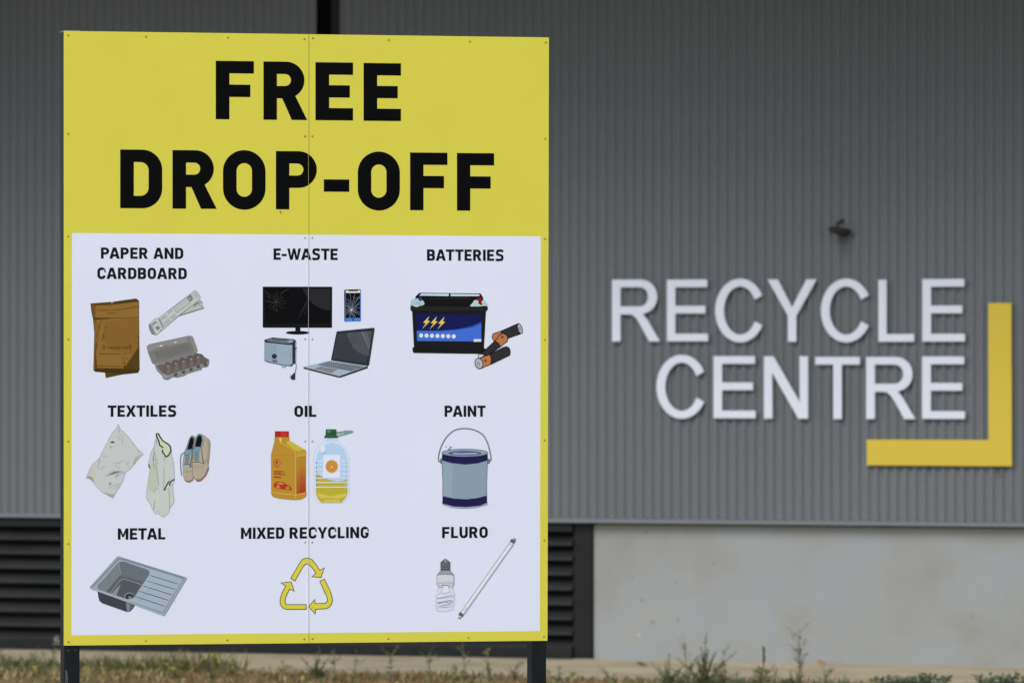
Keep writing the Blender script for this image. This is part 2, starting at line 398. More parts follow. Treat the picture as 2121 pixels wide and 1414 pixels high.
# ================================================================== PRINT: flat inked shapes on the sign face
BASE_Y, STEP = -0.0006, 0.00005
class Art:
    def __init__(s, x0, y0, sc): s.x0, s.y0, s.sc = x0, y0, sc; s.bm = bmesh.new(); s.mats = []; s.k = 0
    def loc(s, p):
        x_, z_ = SIGN.at(s.x0 + p[0] / s.sc, s.y0 + p[1] / s.sc); return x_, z_
    def mi(s, col):
        m = ink(col)
        if m not in s.mats: s.mats.append(m)
        return s.mats.index(m)
    def face(s, rings, col, raw=False):
        y = BASE_Y - STEP * s.k; mi = s.mi(col)
        R3 = [[Vector((p[0], 0, p[1])) if raw else Vector((s.loc(p)[0], 0, s.loc(p)[1])) for p in rg] for rg in rings]
        flat = [v for rg in R3 for v in rg]
        R2 = [[Vector((v.x, v.z, 0)) for v in rg] for rg in R3]
        vv = [s.bm.verts.new((v.x, y, v.z)) for v in flat]
        for tri in tessellate_polygon(R2):
            a, b, c = (flat[i] for i in tri)
            ar = (b.x - a.x) * (c.z - a.z) - (b.z - a.z) * (c.x - a.x)
            if abs(ar) < 1e-12: continue
            idx = tri if ar > 0 else tri[::-1]
            try: f = s.bm.faces.new([vv[i] for i in idx]); f.material_index = mi
            except ValueError: pass
    def P(s, col, pts, out=None, ow=4, smooth=0, holes=()):
        if smooth: pts = catmull(pts, smooth)
        elif any(len(p) > 2 for p in pts): pts = fillet(pts, 5)
        s.face([pts] + list(holes), col); s.k += 1
        if out: s.L(out, ow, pts, closed=True)
        return s
    def L(s, col, wd, pts, closed=False, smooth=0):
        if smooth: pts = catmull(pts, smooth, closed)
        l, r = ribbon(pts, wd, closed); n = len(pts); y = BASE_Y - STEP * s.k; mi = s.mi(col)
        A = [s.bm.verts.new((s.loc(p)[0], y, s.loc(p)[1])) for p in l]; B = [s.bm.verts.new((s.loc(p)[0], y, s.loc(p)[1])) for p in r]
        for i in range(n if closed else n - 1):
            j = (i + 1) % n
            try: f = s.bm.faces.new((A[i], A[j], B[j], B[i])); f.material_index = mi
            except ValueError: continue
            f.normal_update()
            if f.normal.y > 0: f.normal_flip()
        s.k += 1
        return s
    def done(s, name, label=None): return obj(name, s.bm, s.mats, sign, label=label)
def text(art, string, x0, z0, x1, z1, hgt, w, t, col, gap=.125, space=.46):
    """string between sign coordinates (x0, baseline z0) and (x1, z1), cap height hgt in metres"""
    gl = []; tot = 0
    for i, ch in enumerate(string):
        if ch == ' ': tot += space; continue
        wd, polys = din(ch, w, t)
        k = gap
        if gl:
            pr = string[i - 1] + ch
            k = {'PA': .02, 'AP': .10, 'AT': .01, 'TA': .01, 'TT': .10, 'WA': .02, 'AS': .10, 'CY': .10, 'YC': .08, 'EX': .10, 'XT': .06, 'LT': .05, 'RD': .15, 'CA': .09, 'AR': .11, 'OA': .10, 'ST': .11, 'IX': .09, 'XE': .09, 'AI': .11, 'NT': .12, 'AN': .10, 'TI': .12, 'TE': .12, 'ET': .10, 'AL': .11, '-W': .07, 'E-': .11, 'BA': .10, ' A': 0}.get(pr, gap if string[i - 1] != ' ' else 0)
        if gl and k != gap: k *= .72
        tot += k if gl else 0
        gl.append((tot, polys)); tot += wd
    sx = (x1 - x0) / tot
    for ox, polys in gl:
        for outer, holes in polys:
            f_ = lambda p: (x0 + (ox + p[0]) * sx, z0 + (z1 - z0) * (ox + p[0]) / tot + (1 - p[1]) * hgt)
            art.face([[f_(p) for p in outer]] + [[f_(p) for p in h] for h in holes], col, raw=True)
    art.k += 1

# ================================================================== THE SIGN
sign = empty('drop_off_sign', SIGN.o, TH, 'large yellow and white FREE DROP-OFF sign with recycling pictures on two black posts', 'sign')
S = lambda x, y: SIGN.at(x, y)
def panel_mat(name, rgb):
    c = albedo(rgb); lo = tuple(v * 0.985 for v in c[:3]); hi = tuple(min(.92, v * 1.012) for v in c[:3])
    return noise_mat(name, [(0.35, lo), (0.65, hi)], scale=3, detail=7, rough=0.42, spec=0.2, bump=0.03, bump_scale=6, bdist=0.004)
YEL, WHT = (205, 198, 70), (213, 218, 236)
ym, wm = panel_mat('yellow_print', YEL), panel_mat('white_print', WHT)
core_m = base_mat('panel_core', (0.10, 0.10, 0.10), 0.6)
TLc, TRc, BRc, BLc = S(132, 64.5), S(1137, 78), S(1134, 1326), S(132, 1336)
wTL, wTR, wBR, wBL = S(149, 482.5), S(1120, 489.5), S(1118, 1306), S(148, 1314.5)
mid_t, mid_b = S(638.7, 71.2)[0], S(638.7, 1331)[0]
def mix(a, b, x_): k = (x_ - a[0]) / (b[0] - a[0]); return (x_, a[1] + (b[1] - a[1]) * k)
mT, mB = mix(TLc, TRc, mid_t), mix(BLc, BRc, mid_b); wmT, wmB = mix(wTL, wTR, mid_t), mix(wBL, wBR, mid_b)
GAP = 0.0006
def panel(o_, w_, g0, g1, lab):
    """o_: four outer corners tl tr br bl, w_: white field corners"""
    bm = bmesh.new()
    V = lambda p, y=0.0: bm.verts.new((p[0], y, p[1]))
    ot = [V((p[0] + (g0 if i in (0, 3) else g1), p[1])) for i, p in enumerate(o_)]
    wt = [V((p[0] + (g0 if i in (0, 3) else g1), p[1])) for i, p in enumerate(w_)]
    bk = [V((p[0] + (g0 if i in (0, 3) else g1), p[1]), 0.004) for i, p in enumerate(o_)]
    for i in range(4):
        j = (i + 1) % 4
        if (Vector(o_[i]) - Vector(w_[i])).length > 0.001 or True:
            f = bm.faces.new((ot[i], wt[i], wt[j], ot[j])); f.material_index = 0
        f = bm.faces.new((ot[i], ot[j], bk[j], bk[i])); f.material_index = 2
    f = bm.faces.new(wt[::-1]); f.material_index = 1
    f = bm.faces.new(bk); f.material_index = 2
    return obj('panel', bm, [ym, wm, core_m], sign, label=lab)
EPS = 0.0004
panel([TLc, mT, mB, BLc], [wTL, (wmT[0] - EPS, wmT[1]), (wmB[0] - EPS, wmB[1]), wBL], 0, -GAP, None)
panel([mT, TRc, BRc, mB], [(wmT[0] + EPS, wmT[1]), wTR, wBR, (wmB[0] + EPS, wmB[1])], GAP, 0, None)
def seam(pt, pb, m):
    bm = bmesh.new(); h = 0.0004
    q = ((pt, -h), (pt, h), (pb, h), (pb, -h))
    v = [bm.verts.new((p[0] + dx, -0.0032, p[1])) for p, dx in q]; v2 = [bm.verts.new((p[0] + dx, 0.0, p[1])) for p, dx in q]
    bm.faces.new(v[::-1])
    for i in range(4): bm.faces.new((v[i], v[(i + 1) % 4], v2[(i + 1) % 4], v2[i]))
    obj('seam', bm, m, sign)
sy = base_mat('yellow_seam', (0.56, 0.51, 0.07), 0.6); sg = base_mat('seam_grey', (0.62, 0.62, 0.64), 0.6)
seam(mT, wmT, sy); seam(wmT, wmB, sg); seam(wmB, mB, sy)
# posts, rails
post_m = noise_mat('black_paint', [(0.35, (0.008, 0.009, 0.009)), (0.7, (0.012, 0.013, 0.013))], scale=14, rough=0.5, spec=0.12, bump=0.05, stretch=(1, 1, 0.3), bdist=0.004)
scratch_m = base_mat('scraped_paint', (0.09, 0.088, 0.08), 0.6)
def post(x0, x1, y0, y1, ztop):
    bm = bmesh.new(); box(bm, x0, x1, y0, y1, -0.3, ztop, 0, 0.005)
    return obj('post', bm, post_m, sign)
lp0, lp1 = S(133.0, 1380)[0], S(165.6, 1380)[0]
rp0, rp1 = S(1101.2, 1380)[0], S(1132.2, 1380)[0]
lpost = post(lp0 - .001, lp1, 0.006, 0.112, TLc[1] - 0.004)
rpost = post(rp0, rp1, 0.006, 0.102, TRc[1] - 0.01)
bm = bmesh.new(); box(bm, lp0 - .003, lp1 + .002, 0.0045, 0.114, TLc[1] - 0.0038, TLc[1] + 0.002, 0, 0.002)
obj('post_cap', bm, base_mat('grey_plastic', (.25, .25, .25), .5), lpost)
bm = bmesh.new()
for z_ in (0.15, 0.5, 0.85):
    zc = BLc[1] + (TLc[1] - BLc[1]) * z_
    box(bm, lp1 + 0.001, rp0 - 0.001, 0.008, 0.058, zc - 0.025, zc + 0.025)
xm = (lp0 + rp1) / 2
obj('rail', bm, post_m, sign)
bm = bmesh.new()
def scrape(pts):
    f = bm.faces.new([bm.verts.new((S(*p)[0], 0.0054, S(*p)[1])) for p in pts]); f.normal_update()
    if f.normal.y > 0: f.normal_flip()
scrape([(135.5, 1389), (138, 1385), (139, 1400), (137.5, 1414), (136, 1414)])
scrape([(139.2, 1392), (140, 1391), (141.2, 1410), (140, 1414), (139, 1414)])
scrape([(137, 1346.3), (141, 1345.8), (145, 1345.2), (143, 1346.6), (140, 1347.2)])
scrape([(152, 1346), (156, 1345.6), (161, 1344.8), (158, 1346.6)])
obj('paint_scrape', bm, scratch_m, lpost)
# screws
rust_m = base_mat('rusty_screw', (0.30, 0.17, 0.008), 0.5); ydome = base_mat('painted_screw', (0.46, 0.33, 0.025), 0.4)
gdome = base_mat('steel_screw', (0.52, 0.53, 0.56), 0.3, 0.5); gdark = base_mat('screw_recess', (0.16, 0.15, 0.15), 0.6)
def screw_mesh(mats, nm):
    bm = bmesh.new(); rings = []
    for r_, y_ in ((0.0056, 0.0), (0.0052, -0.0012), (0.0038, -0.0024), (0.0022, -0.0028)):
        rings.append([bm.verts.new((r_ * math.cos(a), y_, r_ * math.sin(a))) for a in [2 * math.pi * k / 14 for k in range(14)]])
    for a, b in zip(rings, rings[1:]):
        for k in range(14): bm.faces.new((a[k], b[k], b[(k + 1) % 14], a[(k + 1) % 14]))
    f = bm.faces.new(rings[-1]); f.material_index = 1
    bmesh.ops.recalc_face_normals(bm, faces=bm.faces)
    o = obj(nm, bm, mats, sign, True); return o
sc_y = screw_mesh([ydome, rust_m], 'screw'); sc_g = screw_mesh([gdome, gdark], 'screw')
YS = [(141, 73), (302, 76), (472, 78), (630.5, 81), (647.5, 79), (805, 83), (973, 86), (1130, 88)]
YS += [(141, y) for y in (277, 489, 702, 913, 1125)] + [(1129 - i * .4, y) for i, y in enumerate((287, 494.5, 703, 911, 1118))]
YS += [(631.5, 282), (646.5, 282)]
YS += [(141.5, 1328), (301.5, 1326), (470.5, 1324.5), (630, 1322.4), (646.8, 1321.8), (804, 1321.5), (970, 1319.5), (1126.5, 1317.5)]
GS = [(x, y) for y in (492, 701.8, 913, 1122) for x in (631.5, 646.3)]
first = {}
for lst, src in ((YS, sc_y), (GS, sc_g)):
    for i, (x, y) in enumerate(lst):
        o = src
        if i: o = src.copy(); C.objects.link(o); o.parent = sign
        a, b = S(x, y); o.location = (a, -0.0002, b); o.rotation_euler = (0, random.uniform(0, 3), 0)

# ------------------------------------------------------------------ lettering
BLK = (10, 10, 10); CAPC = (26, 24, 27)
art = Art(0, 0, 1)
def head(ch, xa, xb, ytop, ybot):
    wd, polys = din(ch, .233, .212)
    a, zt = S(xa, ytop); b, _ = S(xb, ytop); _, zb = S(xa, ybot)
    for outer, holes in polys:
        f_ = lambda p: (a + p[0] / wd * (b - a), zt + (zb - zt) * p[1])
        art.face([[f_(p) for p in outer]] + [[f_(p) for p in h] for h in holes], BLK, raw=True)
for ch, a, b, y0, y1 in (('F', 446.8, 525.8, 126.3, 247.2), ('R', 545.7, 636.4, 127.7, 248.2), ('E', 653.3, 731.2, 129.2, 249.2), ('E', 753, 830.4, 130.8, 250.4)): head(ch, a, b, y0, y1)
art.done('headline_lettering', 'black word FREE')
art = Art(0, 0, 1)
for ch, a, b, y0, y1 in (('D', 248.9, 335.9, 309.8, 431.2), ('R', 357.2, 448.8, 311, 432.1), ('O', 461.8, 549.9, 312.0, 433), ('P', 571.4, 656.1, 313, 433.6), ('-', 670.7, 723.4, 314, 434), ('O', 741, 828.2, 315, 434.7), ('F', 849.3, 926.7, 316, 435.4), ('F', 946.4, 1023.4, 317, 436.2)): head(ch, a, b, y0, y1)
art.P((120, 104, 30), [(578.5, 438), (581, 437), (583, 441), (582, 443)])
art.done('headline_lettering', 'black words DROP-OFF')
def caption(words, lab):
    art = Art(0, 0, 1)
    for s_, xa, xb, yt, yb in words:
        a, zb = S(xa, yb); b, zt = S(xb, yt); _, zt2 = S(xa, yt)
        k = (xa - 132) / 1000 * 13 * (1 - yt / 783) if False else 0
        text(art, s_, a, zb, b, zb, zt2 - zb, .236, .205, CAPC)
    art.done('caption_lettering', lab)
caption([('PAPER AND', 209, 379.6, 512.5, 535.7), ('CARDBOARD', 201.5, 386.8, 554.2, 577.6)], 'black PAPER AND CARDBOARD caption')
caption([('E-WASTE', 566.5, 699.4, 514.5, 538)], 'black E-WASTE caption')
caption([('BATTERIES', 884.3, 1043.2, 516.4, 539.8)], 'black BATTERIES caption')
caption([('TEXTILES', 223, 365, 839.3, 862.7)], 'black TEXTILES caption')
caption([('OIL', 609.6, 655.3, 839.9, 863)], 'black OIL caption')
caption([('PAINT', 920.8, 1005.8, 839.7, 862.8)], 'black PAINT caption')
caption([('METAL', 244, 342.3, 1093.5, 1117)], 'black METAL caption')
caption([('MIXED RECYCLING', 499, 763.8, 1092, 1115.4)], 'black MIXED RECYCLING caption')
caption([('FLURO', 915.7, 1010.2, 1090.5, 1113.8)], 'black FLURO caption')
# ------------------------------------------------------------------ printed pictures
# cardboard boxes
a = Art(180, 490, 4.561); O = (58, 44, 18)
a.P((88, 66, 26), [(35, 632), (230, 617), (236, 638), (242, 617), (330, 604), (465, 585), (490, 605), (496, 1255), (482, 1285), (330, 1300), (180, 1332), (172, 1282), (78, 1274), (62, 1258), (72, 910), (58, 775), (42, 700)], O, 3)
a.P((106, 80, 34), [(40, 640), (76, 646), (78, 768), (58, 766)])
a.P((126, 92, 42), [(60, 778), (92, 800), (88, 960), (78, 1110), (78, 1250), (64, 1252), (74, 910)], O, 2)
a.P((74, 56, 24), [(250, 622), (330, 608), (462, 592), (482, 612), (420, 622), (300, 634)], O, 2)
a.P((138, 102, 48), [(78, 650), (190, 646), (300, 635), (486, 613), (490, 770), (487, 1050), (472, 1246), (95, 1242), (84, 1100), (90, 900), (75, 780)], O, 2)
a.P((130, 95, 43), [(170, 800), (488, 775), (485, 1045), (430, 1110), (260, 1090), (150, 980)])
a.P((80, 62, 26), [(490, 1035), (492, 1255), (355, 1246), (400, 1170), (440, 1110)])
a.P((66, 50, 20), [(80, 1246), (496, 1252), (482, 1285), (330, 1292), (80, 1274)])
a.P((88, 64, 28), [(176, 1288), (332, 1298), (182, 1330)], O, 2)
a.P((76, 58, 24), [(58, 766), (140, 768), (240, 774), (78, 786)])
for w_, p in ((5, [(78, 768), (230, 768), (370, 772), (490, 764)]), (5, [(95, 697), (160, 694), (222, 696)]), (5, [(242, 694), (335, 686), (484, 658)]), (4, [(182, 722), (230, 724), (276, 719)]), (5, [(108, 1104), (210, 1107), (315, 1108)]), (4, [(350, 1107), (372, 1106)]), (5, [(105, 1220), (230, 1225), (356, 1226)]), (4, [(80, 792), (106, 850), (112, 870), (98, 920), (106, 990)]), (4, [(136, 790), (118, 830), (110, 885)]), (3, [(186, 850), (165, 872)]), (4, [(160, 908), (150, 950), (138, 988)]), (3, [(332, 1130), (366, 1222)]), (3, [(335, 1195), (425, 1192)]), (3, [(345, 1130), (395, 1165), (430, 1228)]), (3, [(150, 918), (164, 956)]), (3, [(458, 940), (490, 942)]), (3, [(456, 996), (488, 998)]), (4, [(92, 1000), (88, 1060)])):
    a.L((84, 62, 26), w_, p)
a.P((50, 38, 16), [(350, 1205), (370, 1240), (354, 1246)])
x0, z0 = a.loc((188, 1063)); x1, z1 = a.loc((386, 1061)); text(a, 'THIS WAY UP', x0, z0, x1, z1, a.loc((188, 1037))[1] - z0, .15, .15, (96, 70, 30), .16, .40)
for cx in (159, 407):
    a.L((92, 68, 30), 4, [(cx, 1018), (cx + 12, 1038), (cx + 6, 1038), (cx + 7, 1062), (cx - 7, 1062), (cx - 6, 1038), (cx - 12, 1038)], True)
a.done('cardboard_picture', 'printed picture of flattened brown cardboard')

# newspaper
a = Art(180, 490, 4.561); O = (74, 80, 80)
a.P((158, 166, 160), [(872, 752), (1060, 592), (1092, 622), (1082, 640), (1106, 676), (980, 714)], O, 3)
a.P((176, 182, 176), [(900, 735), (1010, 640), (1080, 650), (1098, 674)])
a.P((126, 134, 130), [(1000, 650), (1045, 612), (1060, 625), (1015, 664)]); a.P((190, 200, 200), [(1062, 628), (1090, 632), (1076, 662)], O, 2)
a.L(O, 2, [(885, 742), (1100, 668)]); a.L(O, 2, [(880, 748), (1104, 678)])
a.P((186, 195, 194), [(585, 832), (640, 778), (680, 766), (820, 660), (960, 555), (1015, 508), (1045, 525), (1072, 572), (1060, 595), (930, 700), (840, 772), (715, 880), (655, 928), (615, 920), (592, 880)], O, 3)
a.P((132, 140, 138), [(586, 832), (600, 820), (640, 902), (656, 928), (618, 921), (593, 880)], O, 2)
for k in (0, 1): a.L((90, 96, 96), 2, [(590 + k * 7, 840 - k * 5), (612 + k * 8, 890 - k * 4), (628 + k * 10, 922)])
a.P((206, 214, 220), [(715, 868), (830, 772), (985, 650), (1062, 576), (1070, 588), (930, 700), (840, 770), (720, 874)], O, 2)
a.P((138, 146, 146), [(671, 780), (690, 768), (728, 850), (712, 863)])
a.P((168, 176, 174), [(698, 770), (744, 735), (757, 756), (706, 785)], (110, 116, 116), 2)
a.P((176, 185, 184), [(815, 668), (942, 575), (976, 626), (850, 720)], (100, 106, 106), 3)
a.P((104, 112, 112), [(946, 572), (980, 545), (1003, 590), (975, 615)])
a.P((142, 150, 150), [(957, 580), (976, 565), (990, 588), (972, 602)])
for x0_, y0_, dx, dy, n, lx, ly in ((722, 812, 9, -8, 6, 16, 28), (760, 708, 9, -7, 5, 14, 22), (790, 755, 9, -7, 5, 14, 22)):
    for k in range(n): a.L((128, 136, 136), 4, [(x0_ + dx * k, y0_ + dy * k), (x0_ + dx * k + lx, y0_ + dy * k + ly)])
D_ = (92, 98, 98)
for p in ([(616, 826), (650, 800)], [(616, 826), (626, 846)], [(632, 814), (640, 832)], [(650, 800), (660, 820)], [(640, 866), (674, 842)], [(674, 842), (660, 880)], [(660, 880), (692, 854)]): a.L(D_, 6, p)
a.L(O, 2, [(985, 548), (1012, 572), (1020, 592)]); a.L(O, 3, [(1006, 530), (1030, 552), (1040, 578)]); a.L(O, 2, [(1020, 520), (1050, 560)])
a.L(O, 2, [(686, 876), (694, 890), (708, 874)])
a.done('newspaper_picture', 'printed picture of a rolled grey newspaper')

# egg carton
a = Art(180, 490, 4.561); O = (84, 83, 84)
a.P((136, 135, 134), [(566, 1035, 20), (590, 1018), (960, 938), (985, 938, 20), (1000, 950), (1046, 1078, 20), (1035, 1096), (640, 1206), (618, 1195, 10), (578, 1090)], O, 4)
a.P((118, 117, 116), [(586, 1086, 10), (700, 1040), (968, 990, 8), (1012, 1068, 12), (1006, 1098), (640, 1196), (618, 1178)])
a.P((110, 109, 108), [(640, 1092), (960, 1000), (985, 1075), (660, 1160)])
a.P((222, 227, 238), [(682, 1030), (718, 1021), (714, 1033), (688, 1041)], O, 2); a.P((222, 227, 238), [(823, 996), (853, 988), (849, 999), (828, 1007)], O, 2)
for p in ([(960, 945), (1010, 1070)], [(945, 985), (958, 960)], [(958, 985), (972, 962)], [(620, 1092), (680, 1090)], [(755, 1140), (820, 1122)], [(640, 1116), (672, 1116)], [(820, 1088), (836, 1084)]): a.L((88, 87, 87), 3, p)
a.P((150, 149, 148), [(640, 1206), (1036, 1096), (1048, 1106), (652, 1216)], O, 2)
a.P((134, 133, 132), [(645, 1222), (700, 1196), (1040, 1104), (1085, 1110), (1112, 1140), (1150, 1160), (1153, 1175), (1146, 1212), (1130, 1230), (1085, 1232), (1080, 1256), (1060, 1258), (945, 1292), (920, 1310), (850, 1328), (810, 1320), (775, 1345), (750, 1350), (722, 1340), (712, 1312), (690, 1290), (662, 1262)], O, 4)
a.P((101, 94, 91), [(664, 1226), (690, 1212), (735, 1210), (742, 1190), (770, 1186), (800, 1196), (806, 1175), (840, 1164), (866, 1172), (880, 1150), (910, 1144), (940, 1154), (952, 1130), (980, 1122), (1008, 1132), (1016, 1108), (1048, 1104), (1080, 1112), (1105, 1142), (1140, 1164), (1134, 1182), (1050, 1208), (900, 1256), (756, 1304), (720, 1288), (688, 1258)], (70, 64, 62), 3)
for cx, cy in ((768, 1225), (842, 1200), (912, 1180), (985, 1156), (1050, 1140)):
    a.P((113, 105, 102), [(cx - 9, cy), (cx + 9, cy - 2), (cx + 30, cy + 54), (cx + 2, cy + 72), (cx - 26, cy + 62)], (72, 66, 64), 2)
    a.P((150, 142, 138), ellipse(cx, cy, 10, 7)); a.L((72, 66, 64), 3, [(cx - 34, cy + 44), (cx - 30, cy - 8), (cx - 10, cy - 30), (cx + 14, cy - 30), (cx + 30, cy - 8)], smooth=3)
    a.L((72, 66, 64), 2, [(cx - 6, cy + 6), (cx - 20, cy + 56)])
for x_, y_ in ((838, 1302), (910, 1277), (982, 1253), (1050, 1228), (1115, 1205)): a.P((76, 75, 74), [(x_ - 18, y_ - 8), (x_ + 16, y_ - 16), (x_ + 14, y_ + 8), (x_ - 8, y_ + 17)])
a.P((146, 145, 144), [(712, 1290), (740, 1300), (770, 1322), (750, 1346), (724, 1338)])
a.done('egg_carton_picture', 'printed picture of an open grey egg carton')

# television
a = Art(520, 490, 4.561)
a.P((24, 24, 26), [(110, 472, 9), (766, 473, 9), (765, 861, 9), (110, 860, 9)])
a.P((14, 14, 16), [(128, 488), (749, 490), (748, 822), (128, 822)])
a.P((40, 40, 43), [(487, 492), (748, 493), (748, 695), (700, 690), (650, 675), (600, 648), (560, 612), (525, 565), (502, 525)])
a.P((20, 20, 22), [(418, 860), (466, 860), (466, 905), (418, 905)]); a.P((20, 20, 22), ellipse(439, 908, 111, 16)); a.L((70, 72, 80), 2, ellipse(439, 904, 108, 13, a0=190, a1=350))
c0 = Vector((236, 615)); rs = random.Random(3)
for k in range(15):
    q = k * 2 * math.pi / 15 + rs.uniform(-.15, .15); ln = rs.uniform(80, 128); pts = [(c0.x, c0.y)]
    for s_ in (.3, .6, 1.0):
        pts.append((c0.x + ln * s_ * math.cos(q + rs.uniform(-.22, .22)), c0.y + ln * s_ * math.sin(q + rs.uniform(-.22, .22))))
    a.L((66, 60, 61), 2.4, pts)
    if k % 2: a.L((72, 66, 68), 2.2, [pts[2], (pts[2][0] + rs.uniform(-40, 40), pts[2][1] + rs.uniform(-40, 40))])
a.L((84, 76, 76), 2.6, [(280, 535), (305, 520), (356, 492)]); a.L((84, 76, 76), 2.6, [(190, 560), (134, 515)])
a.L((66, 62, 62), 3, [(540, 568), (455, 757)]); a.L((66, 62, 62), 3, [(528, 625), (492, 700)]); a.L((66, 62, 62), 3, [(548, 645), (506, 735)])
a.done('television_picture', 'printed picture of a cracked black television')

# phone
a = Art(520, 490, 4.561)
a.P((28, 36, 64), [(879, 502, 12), (1030, 497, 10), (1037, 800, 10), (881, 803, 10)])
a.P((74, 126, 214), [(892, 506, 6), (1038, 500, 8), (1038, 801, 10), (890, 801, 10)])
a.P((24, 28, 50), [(888, 500), (1032, 497), (1034, 514), (893, 516)])
a.P((222, 214, 184), [(895, 508), (918, 508), (926, 517), (1006, 515), (1012, 506), (1031, 506), (1031, 531), (895, 532)])
a.P((14, 18, 24), [(896, 532), (1031, 531), (1031, 768), (894, 769)])
rs = random.Random(5); c0 = Vector((948, 692))
for k in range(26):
    q = k * 2 * math.pi / 26 + rs.uniform(-.1, .1); dx, dy = math.cos(q), math.sin(q)
    tmax = min(((1031 - c0.x) / dx) if dx > 0 else ((894 - c0.x) / dx) if dx < 0 else 1e9, ((768 - c0.y) / dy) if dy > 0 else ((532 - c0.y) / dy) if dy < 0 else 1e9)
    tm = tmax * (1 if k % 3 else .6)
    a.L((140, 152, 166), 2.2, [(c0.x, c0.y), (c0.x + dx * tm * .5 + rs.uniform(-3, 3), c0.y + dy * tm * .5), (c0.x + dx * tm, c0.y + dy * tm)])
for p in ([(962, 570), (985, 580), (1020, 575), (1031, 590)], [(900, 590), (930, 605), (940, 640)], [(990, 600), (1008, 590)], [(900, 650), (925, 668)], [(985, 665), (1010, 640), (1028, 640)], [(960, 740), (985, 750)]): a.L((150, 160, 172), 2, p)
a.P((190, 205, 220), ellipse(948, 692, 8, 8)); a.P((20, 24, 44), ellipse(963, 784, 8, 8))
a.done('phone_picture', 'printed picture of a blue phone with smashed screen')

# toaster
a = Art(520, 490, 4.561); O = (40, 46, 52)
a.P((46, 52, 58), [(390, 1015), (405, 990), (428, 990, 6), (428, 1172, 8), (418, 1186), (392, 1202)])
a.P((140, 156, 170), [(416, 996), (428, 992), (428, 1170), (417, 1180)])
a.P((148, 167, 183), [(128, 990), (345, 1016), (391, 1014), (392, 1195), (378, 1212), (330, 1216), (160, 1182), (128, 1168)], O, 3)
a.P((140, 159, 176), [(128, 1000), (240, 1010), (250, 1195), (160, 1178), (130, 1166)])
a.P((46, 52, 58), [(126, 975), (200, 953), (408, 970), (424, 988), (390, 1020), (345, 1020), (130, 996)], O, 3)
a.P((138, 156, 170), [(146, 980), (204, 960), (398, 977), (402, 988), (378, 1004), (345, 1004)])
a.L((34, 38, 44), 9, [(196, 966), (356, 981)]); a.L((34, 38, 44), 9, [(176, 978), (342, 995)]); a.L((170, 186, 198), 3, [(176, 986), (336, 1003)])
a.L(O, 6, [(128, 1168), (160, 1184), (330, 1218), (380, 1213), (424, 1186)])
a.P((36, 38, 42), ellipse(219, 1130, 23, 23)); a.L((90, 98, 106), 3, [(212, 1120), (224, 1138)])
a.P((70, 76, 82), [(203, 1164), (243, 1168), (243, 1183), (205, 1180)], O, 3); a.L((150, 160, 170), 3, [(208, 1171), (238, 1175)])
a.P((36, 40, 46), [(400, 1055), (432, 1048), (432, 1058), (402, 1068)]); a.L((24, 28, 32), 5, [(410, 1070), (410, 1140)])
for p in ([(322, 1090), (320, 1118)], [(372, 1080), (372, 1140)], [(210, 1098), (213, 1106)], [(246, 1132), (252, 1133)]): a.L((96, 110, 122), 2, p)
a.L(O, 5, [(288, 1214), (296, 1230), (310, 1234), (326, 1222)], smooth=4); a.L(O, 5, [(356, 1214), (366, 1224), (380, 1222), (392, 1210)], smooth=4); a.L(O, 5, [(420, 1188), (425, 1225), (420, 1262), (412, 1300)], smooth=4)
a.P((44, 50, 56), [(398, 1292), (408, 1284), (417, 1290), (416, 1345, 6), (400, 1354, 6), (378, 1346, 6), (374, 1320)]); a.L(O, 5, [(368, 1308), (380, 1316)]); a.L(O, 5, [(366, 1328), (378, 1334)])
a.done('toaster_picture', 'printed picture of a steel blue toaster')

# laptop
a = Art(520, 490, 4.561)
a.P((56, 60, 66), [(808, 894, 12), (1160, 859, 10), (1169, 872), (1116, 1216, 8), (1098, 1222), (754, 1168, 6)])
a.P((30, 31, 36), [(806, 904, 6), (1150, 874, 4), (1102, 1208), (760, 1162)])
a.P((58, 60, 68), [(814, 912), (1141, 888), (1092, 1198), (768, 1156)])
a.P((78, 80, 88), [(905, 906), (1141, 888), (1110, 1128), (1060, 1115), (1010, 1090), (970, 1050), (935, 1000), (914, 950)])
a.P((100, 103, 110), [(1038, 897), (1064, 895), (1118, 1040), (1113, 1066)]); a.P((100, 103, 110), [(1074, 894), (1084, 893), (1126, 1010), (1122, 1030)])
for p in ([(995, 932), (930, 978), (872, 1020)], [(986, 985), (890, 1056)], [(966, 990), (938, 1012)]): a.L((42, 42, 48), 2.5, p)
a.P((46, 52, 58), [(493, 1230), (498, 1247), (828, 1331), (850, 1329), (1102, 1242), (1103, 1220), (830, 1310)])
a.P((158, 175, 190), [(494, 1230), (740, 1170), (1102, 1221), (832, 1318)])
a.P((40, 42, 46), [(630, 1210), (735, 1179), (1068, 1227), (946, 1269)])
for r_ in range(1, 5):
    t_ = r_ / 5; a.L((150, 165, 178), 3, [(735 - 105 * t_, 1179 + 31 * t_), (1068 - 122 * t_, 1227 + 42 * t_)])
for k in range(1, 15):
    t_ = k / 15; a.L((150, 165, 178), 3, [(735 + 333 * t_, 1179 + 48 * t_), (630 + 316 * t_, 1210 + 59 * t_)])
a.P((126, 129, 132), [(598, 1245), (660, 1228), (812, 1252), (752, 1283)], (70, 76, 82), 2)
a.done('laptop_picture', 'printed picture of an open grey laptop')

